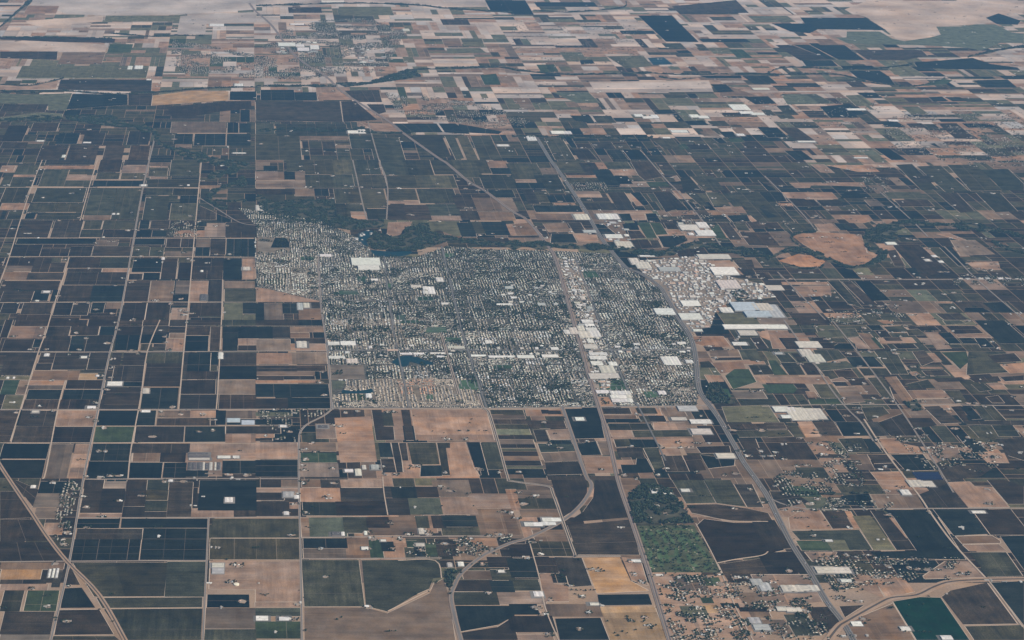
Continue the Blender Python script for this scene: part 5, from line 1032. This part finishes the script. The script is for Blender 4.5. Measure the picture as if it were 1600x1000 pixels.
# ---- trees
t_ = (1 + 5 ** .5) / 2
ICO_V = np.array([(-1, t_, 0), (1, t_, 0), (-1, -t_, 0), (1, -t_, 0), (0, -1, t_), (0, 1, t_), (0, -1, -t_), (0, 1, -t_), (t_, 0, -1), (t_, 0, 1), (-t_, 0, -1), (-t_, 0, 1)]) / math.hypot(1, t_)
ICO_F = np.array([(0, 11, 5), (0, 5, 1), (0, 1, 7), (0, 7, 10), (0, 10, 11), (1, 5, 9), (5, 11, 4), (11, 10, 2), (10, 7, 6), (7, 1, 8), (3, 9, 4), (3, 4, 2), (3, 2, 6), (3, 6, 8), (3, 8, 9), (4, 9, 5), (2, 4, 11), (6, 2, 10), (8, 6, 7), (9, 8, 1)])
BLOBS = []
for _ in range(9):
    q = ICO_V * NR.uniform(.68, 1.22, (12, 1)); BLOBS.append(q)
OCT_F = np.array([(0, 2, 4), (2, 1, 4), (1, 3, 4), (3, 0, 4), (2, 0, 5), (1, 2, 5), (3, 1, 5), (0, 3, 5)])
OCTS = [np.array([(1, 0, 0), (-1, 0, 0), (0, 1, 0), (0, -1, 0), (0, 0, 1), (0, 0, -1)]) * NR.uniform(.75, 1.25, (6, 1)) for _ in range(9)]
LOW_Y = g(800, 470)[1]
def blob(r, h, seed):
    v = BLOBS[seed % 9] * np.array([r, r, h * .42]); v = v + np.array([0, 0, h * .58]); return v
def tree_batch(lst, name, **props):
    b = Batch()
    for i, (x, y, r, h, t) in enumerate(lst):
        low = y > LOW_Y      # beyond this a crown is under a pixel or two: a simpler shape will do
        v = (OCTS[(i * 7 + int(x)) % 9] * np.array([r, r, h * .42]) + np.array([0, 0, h * .58]) if low else blob(r, h, i * 7 + int(x))) + np.array([x, y, .5])
        F = OCT_F if low else ICO_F; n = len(F)
        k = NR.uniform(.8, 1.2, (n, 1)); b.add(v, F, np.concatenate([np.array([t]) * k, np.ones((n, 1))], 1))
    return b.build(name, M['leaf'], kind='stuff', **props)
def tshow(t):
    x, y = px(t[0], t[1])
    if not (4 < x < 1596 and 4 < y < 996): return 0
    return t[2] * t[3] / (t[0] ** 2 + t[1] ** 2 + CAM_H ** 2)
trees = [t for t in trees if not on_big(t[0], t[1], 2)]
trees.sort(key=tshow, reverse=True)
# crown kinds: many small leaf clumps spread through the crown
crowns, trunks = [], []
for k in range(8):
    b = Batch(); rr = random.Random(k)
    for q in range(26):
        a, z = rr.uniform(0, 6.283), rr.uniform(-.9, 1); rad = math.sqrt(max(0, 1 - z * z)) * rr.uniform(.35, .95)
        c = np.array([math.cos(a) * rad, math.sin(a) * rad, .60 + z * .36]); s = rr.uniform(.22, .42)
        f = rr.uniform(.7, 1.35)
        b.add(BLOBS[(q + k) % 9] * np.array([s, s, s * .55]) + c, ICO_F, np.tile(np.array([[.030 * f, .043 * f, .021 * f, 1]]), (20, 1)))
    o = b.build('crown', M['leaf']); crowns.append(o.data); bpy.data.objects.remove(o)
    n = 6; tv = [(math.cos(6.283 * i / n) * w, math.sin(6.283 * i / n) * w, z) for z, w in ((0, .09), (.3, .06), (.62, .03)) for i in range(n)]
    tf = [(l * n + i, l * n + (i + 1) % n, (l + 1) * n + (i + 1) % n, (l + 1) * n + i) for l in (0, 1) for i in range(n)]
    for q in range(3):      # limbs
        a = 2.1 * q + k; m = len(tv); p0 = np.array([0, 0, .28]); p1 = np.array([math.cos(a) * .5, math.sin(a) * .5, .62])
        tv += [tuple(p0 + d) for d in ((.03, 0, 0), (-.015, .026, 0), (-.015, -.026, 0))] + [tuple(p1)]
        tf += [(m, m + 1, m + 3), (m + 1, m + 2, m + 3), (m + 2, m, m + 3)]
    trunks.append(meshof('trunk', tv, tf, M['bark']))
for i, (x, y, r, h, t) in enumerate(trees[:300]):
    root = link('tree', None, loc=(x, y, 0.02), rz=R.uniform(0, 6.28)); root.scale = (r, r, h)
    link('trunk', trunks[i % 8], parent=root); link('crown', crowns[i % 8], parent=root)
    later(root, ('large ' if r > 7.4 else '') + 'dark green broadleaf tree', 'tree', px(x, y), 'trees by farms and roads')
tree_batch(trees[300:], 'distant_trees', label='countless small dark trees between the houses and farms', category='trees')

# woods along the river and creeks
def wood_trees(P, dens, tall=1.0):
    xs = [p[0] for p in P]; ys = [p[1] for p in P]
    A = abs(sum(P[i][0] * P[(i + 1) % len(P)][1] - P[(i + 1) % len(P)][0] * P[i][1] for i in range(len(P)))) / 2
    out = []; n = min(int(A * dens / 190), 6500)
    box = (max(xs) - min(xs)) * (max(ys) - min(ys)); m = min(int(n * box / max(A, 1) * 1.6) + 20, 400000)
    X = NR.uniform(min(xs), max(xs), m); Y = NR.uniform(min(ys), max(ys), m)
    ok = inside_many(X, Y, P)
    for w in water_w: ok &= ~inside_many(X, Y, w)
    X, Y = X[ok], Y[ok]
    kp = [i for i in range(len(X)) if mnoise.noise((X[i] / 85., Y[i] / 85., 1.7)) > -.16]
    X, Y = X[kp][:n], Y[kp][:n]
    for x, y in zip(X, Y):
        r = R.uniform(4.5, 10.5) * tall; f = R.choice((.5, .8, 1.1, 1.1, 1.9)) * R.uniform(.8, 1.2); warm = R.uniform(.85, 1.35)
        out.append((x, y, r, r * R.uniform(1.5, 2.4), (.026 * f * warm, .036 * f, .021 * f)))
    return out
nth = 0
def ragged(P, step=26.0, amp=14.0):
    out = []
    for i in range(len(P)):
        a, b = P[i], P[(i + 1) % len(P)]; d = math.dist(a, b); n = max(1, int(d / step))
        nx_, ny_ = (-(b[1] - a[1]) / d, (b[0] - a[0]) / d) if d else (0, 0)
        for q in range(n):
            t = q / n; k = R.uniform(-amp, amp) + (R.uniform(-amp, amp) if R.random() < .3 else 0)
            out.append((a[0] + (b[0] - a[0]) * t + nx_ * k, a[1] + (b[1] - a[1]) * t + ny_ * k))
    return out
def wood(P, dens, phrase, sides=None):
    if sides:
        up, dn = sides; n = len(up); loc = (up[n // 2][0], up[n // 2][1], 0); v, f = [], []
        for i in range(n - 1):
            z = .6 + .05 * (i % 4); k = len(v)
            v += [(q[0] - loc[0], q[1] - loc[1], z) for q in (up[i], dn[i], dn[i + 1], up[i + 1])]; f.append((k, k + 1, k + 2, k + 3))
        me = meshof('undergrowth', v, f, M['grass'], (.085, .074, .046, 1))
    else:
        P = ragged(P)
        me, loc = slab('undergrowth', P, .02, .66, M['grass'], (.070, .064, .042, 1))
    root = link('woodland', me, loc=loc, kind='stuff')
    tr = wood_trees(P, dens)
    if tr:
        o = tree_batch(tr, 'tree_crowns', ); o.parent = root; o.matrix_parent_inverse = root.matrix_world.inverted(); o.location = (-loc[0], -loc[1], 0)
    later(root, phrase, 'woodland', px(*loc[:2]), 'river and creek woods')
for tile, txt, dens in WOODS:
    n = [float(v) for v in txt.split()]
    wood([tg(tile, n[i], n[i + 1]) for i in range(0, len(n), 2)], dens, 'dense dark patch of woodland')
for txt, hw, dens in BELTS:
    c = smooth([tuple(float(v) for v in q.split()) for q in txt.split(',')], 7)
    up, dn = [], []
    for i, (x, y) in enumerate(c):
        k = hw * (.62 if y < 200 else .85) * (.45 + 1.1 * abs(mnoise.noise((x / 23., y / 9., hw))) * 1.6 + R.uniform(-.15, .25))
        a = c[max(i - 1, 0)]; b2 = c[min(i + 1, len(c) - 1)]; d = math.dist(a, b2) or 1
        n_ = (-(b2[1] - a[1]) / d, (b2[0] - a[0]) / d)
        up.append(g(x + n_[0] * k, y + n_[1] * k)); dn.append(g(x - n_[0] * k, y - n_[1] * k))
    farb = c[0][1] < 200
    wood(up + dn[::-1], dens * (.7 if farb else 1.0), 'winding belt of dark streamside trees', (up, dn))

# ------------------------------------------------------------------ golf course
gp = [tg('c4', *q) for q in ((782, 287), (1138, 282), (1305, 578), (862, 578))]
me, loc = slab('rough', gp, .02, .85, M['grass'], (.078, .082, .042, 1))
gc = link('golf_course', None, loc=loc)
link('rough', me, parent=gc)
gc['label'] = 'green golf course with fairways and scattered trees beside the railway'; gc['category'] = 'golf course'
def oval(cx, cy, a, b, rot, z, n=14, wob=.18):
    pts = []
    for i in range(n):
        t = 6.283 * i / n; k = 1 + R.uniform(-wob, wob)
        u, v = a * math.cos(t) * k, b * math.sin(t) * k
        pts.append((cx + u * math.cos(rot) - v * math.sin(rot), cy + u * math.sin(rot) + v * math.cos(rot)))
    return pts
gt = []
def gq(u, v):
    a = np.array(gp[0]) * (1 - u) + np.array(gp[1]) * u; b = np.array(gp[3]) * (1 - u) + np.array(gp[2]) * u
    return tuple(a * (1 - v) + b * v)
HOLES = [(.08, .1, .1, .5), (.1, .55, .06, .92), (.2, .9, .25, .5), (.24, .45, .18, .08), (.32, .1, .4, .38), (.38, .45, .3, .8), (.36, .9, .62, .93), (.48, .82, .52, .5), (.5, .42, .46, .1), (.58, .08, .86, .1), (.62, .2, .64, .55), (.66, .62, .7, .9), (.8, .93, .93, .8), (.92, .7, .84, .4), (.76, .25, .78, .6), (.93, .35, .9, .12), (.72, .18, .7, .42), (.44, .66, .2, .68)]
for u0, v0, u1, v1 in HOLES:
    um, vm_ = (u0 + u1) / 2 + R.uniform(-.035, .035), (v0 + v1) / 2 + R.uniform(-.03, .03)
    line = smooth([gq(u0, v0), gq(um, vm_), gq(u1, v1)], 6)
    f = R.uniform(.7, 1.25); wd = [R.uniform(26, 46) * (.55 if i in (0, len(line) - 1) else 1) for i in range(len(line))]
    link('fairway', band('fairway', line, wd, 1.0 + R.random() * .06, M['grass'], (.066 * f, .098 * f, .044 * f)), parent=gc, loc=(-loc[0], -loc[1], 0))
    gx, gy = line[-1]
    me, l2 = slab('putting_green', oval(gx, gy, 15, 12, 0, 0), .9, 1.15, M['grass'], (.075, .11, .045, 1)); link('putting_green', me, parent=gc, loc=(l2[0] - loc[0], l2[1] - loc[1], 0))
    for s in range(2):
        me, l2 = slab('bunker', oval(gx + R.uniform(-30, 30), gy + R.uniform(-26, 26), R.uniform(5, 9), R.uniform(4, 7), 0, 0), .9, 1.22, M['soil'], (.42, .34, .25, 1)); link('bunker', me, parent=gc, loc=(l2[0] - loc[0], l2[1] - loc[1], 0))
for q in range(330):
    u, v = R.random(), R.random()
    for k in range(R.choice((1, 2, 4))):
        x, y = gq(u, v); x += R.gauss(0, 11); y += R.gauss(0, 9)
        if inside((x, y), gp): r = R.uniform(3.5, 7.5); f = R.uniform(.6, 1.8); gt.append((x, y, r, r * 2, (.028 * f, .036 * f, .018 * f)))
tree_batch(gt, 'golf_course_trees', label='rows of trees between the golf fairways', category='trees')

# ------------------------------------------------------------------ water tank, solar array, dirt ball diamond
tx, ty = tg('a4', 1478, 655)
n = 24; tk = link('water_tank', None, loc=(tx, ty, .5), label='round white storage tank on the brown farmyard', category='tank')
link('shell', meshof('shell', [(22 * math.cos(6.283 * i / n), 22 * math.sin(6.283 * i / n), z) for z in (0, 8) for i in range(n)], [(i, (i + 1) % n, (i + 1) % n + n, i + n) for i in range(n)], M['wall'], (.7, .64, .5, 1)), parent=tk)
link('roof', meshof('roof', [(22.6 * math.cos(6.283 * i / n), 22.6 * math.sin(6.283 * i / n), 8.02) for i in range(n)] + [(0, 0, 11)], [(i, (i + 1) % n, n) for i in range(n)], M['roof'], (.78, .70, .54, 1)), parent=tk)
p0, p1 = tg('d3', 935, 1000), tg('d3', 1060, 952)
sa = link('solar_array', None, loc=((p0[0] + p1[0]) / 2, (p0[1] + p1[1]) / 2, 1.9), label='rows of dark blue solar panels beside the dirt lane', category='solar array')
rows = 7; Lx, Ly = abs(p1[0] - p0[0]), abs(p1[1] - p0[1])
pm = meshof('panel_row', [(-Lx / 2, -Ly / rows * .32, 0.8), (Lx / 2, -Ly / rows * .32, .8), (Lx / 2, Ly / rows * .32, 2.8), (-Lx / 2, Ly / rows * .32, 2.8), (-Lx / 2, -Ly / rows * .32, .6), (Lx / 2, -Ly / rows * .32, .6), (Lx / 2, Ly / rows * .32, 2.6), (-Lx / 2, Ly / rows * .32, 2.6)],
             [(0, 1, 2, 3), (7, 6, 5, 4), (0, 4, 5, 1), (1, 5, 6, 2), (2, 6, 7, 3), (3, 7, 4, 0)], M['panel'])
for i in range(rows): link('panel_row', pm, parent=sa, loc=(R.uniform(-4, 4), -Ly / 2 + Ly * (i + .5) / rows, 0))
me, loc = slab('ball_diamond', [tg('c3', *q) for q in ((552, 424), (560, 404), (605, 406), (612, 422), (580, 428))], .6, .8, M['soil'], (.46, .26, .16, 1))
link('ball_diamond', me, loc=loc, label='orange dirt ball diamond on the green park by the railway', category='ball diamond')

# ------------------------------------------------------------------ lorries on the highway
def box(cx, cy, z0, l, w, hh): return [(cx + dx * l / 2, cy + dy * w / 2, z) for z in (z0, z0 + hh) for dx, dy in ((-1, -1), (1, -1), (1, 1), (-1, 1))]
BF = [(4, 5, 6, 7), (0, 1, 5, 4), (1, 2, 6, 5), (2, 3, 7, 6), (3, 0, 4, 7), (3, 2, 1, 0)]
tr_m = [meshof('trailer', box(-2, 0, 1.1, 14.5, 2.6, 2.9), BF, M['wall'], (*c, 1)) for c in ((.75, .75, .73), (.6, .58, .54), (.35, .38, .45))]
cab_m = [meshof('cab', box(7.2, 0, .9, 2.8, 2.5, 2.9) + box(9.1, 0, .9, 1.4, 2.4, 1.5), BF + [tuple(i + 8 for i in f) for f in BF], M['wall'], (*c, 1)) for c in ((.7, .7, .7), (.4, .08, .06), (.1, .15, .35))]
wh_v, wh_f = [], []
for wx in (-7.5, -6.2, 4.6, 5.9, 8.8):
    for wy in (-1.15, 1.15):
        n0 = len(wh_v); wh_v += [(wx + .52 * math.cos(k * .785), wy + s * .18, .52 + .52 * math.sin(k * .785)) for s in (-1, 1) for k in range(8)]
        wh_f += [(n0 + k, n0 + (k + 1) % 8, n0 + 8 + (k + 1) % 8, n0 + 8 + k) for k in range(8)] + [tuple(n0 + k for k in range(8)), tuple(n0 + 15 - k for k in range(8))]
wheel_m = meshof('wheels', wh_v, wh_f, M['bark'])
hw_pts = line_w['H'][0]; hz_top = 2.75 + .012 + .75
for q in range(34):
    i = R.randrange(len(hw_pts) // 3, len(hw_pts) - 2); a, b2 = np.array(hw_pts[i]), np.array(hw_pts[i + 1]); t = R.random(); d = (b2 - a) / np.hypot(*(b2 - a)); s = R.choice((-1, 1))
    p = a * (1 - t) + b2 * t + np.array([-d[1], d[0]]) * s * (9.5 + R.uniform(-3, 3))
    o = link('truck', None, loc=(p[0], p[1], hz_top), rz=math.atan2(d[1], d[0]) + (0 if s < 0 else math.pi))
    link('trailer', tr_m[q % 3], parent=o); link('cab', cab_m[R.randrange(3)], parent=o); link('wheels', wheel_m, parent=o)
    later(o, ('white', 'grey', 'blue-grey')[q % 3] + ' articulated lorry on the highway', 'truck', px(p[0], p[1]), 'lorries on the highway')

# ------------------------------------------------------------------ the air
hv = [(x, y, z) for z in (-1., CAM_H + 60.) for x, y in ((GX0 - 500, GY0 - 500), (GX1 + 500, GY0 - 500), (GX1 + 500, GY1 + 500), (GX0 - 500, GY1 + 500))]
hz = bpy.data.materials.new('haze'); hz.use_nodes = True
hn = hz.node_tree; hn.nodes.clear()
ho = hn.nodes.new('ShaderNodeOutputMaterial'); hp = hn.nodes.new('ShaderNodeVolumePrincipled')
hp.inputs['Color'].default_value = (*HAZE_COLOR, 1); hp.inputs['Density'].default_value = HAZE_DENSITY; hp.inputs['Anisotropy'].default_value = HAZE_G
hn.links.new(hp.outputs[0], ho.inputs['Volume'])
link('haze', meshof('haze', hv, [(3, 2, 1, 0), (4, 5, 6, 7), (0, 1, 5, 4), (1, 2, 6, 5), (2, 3, 7, 6), (3, 0, 4, 7)], hz), kind='stuff', label='thin bluish haze over the whole valley')
finish_labels()
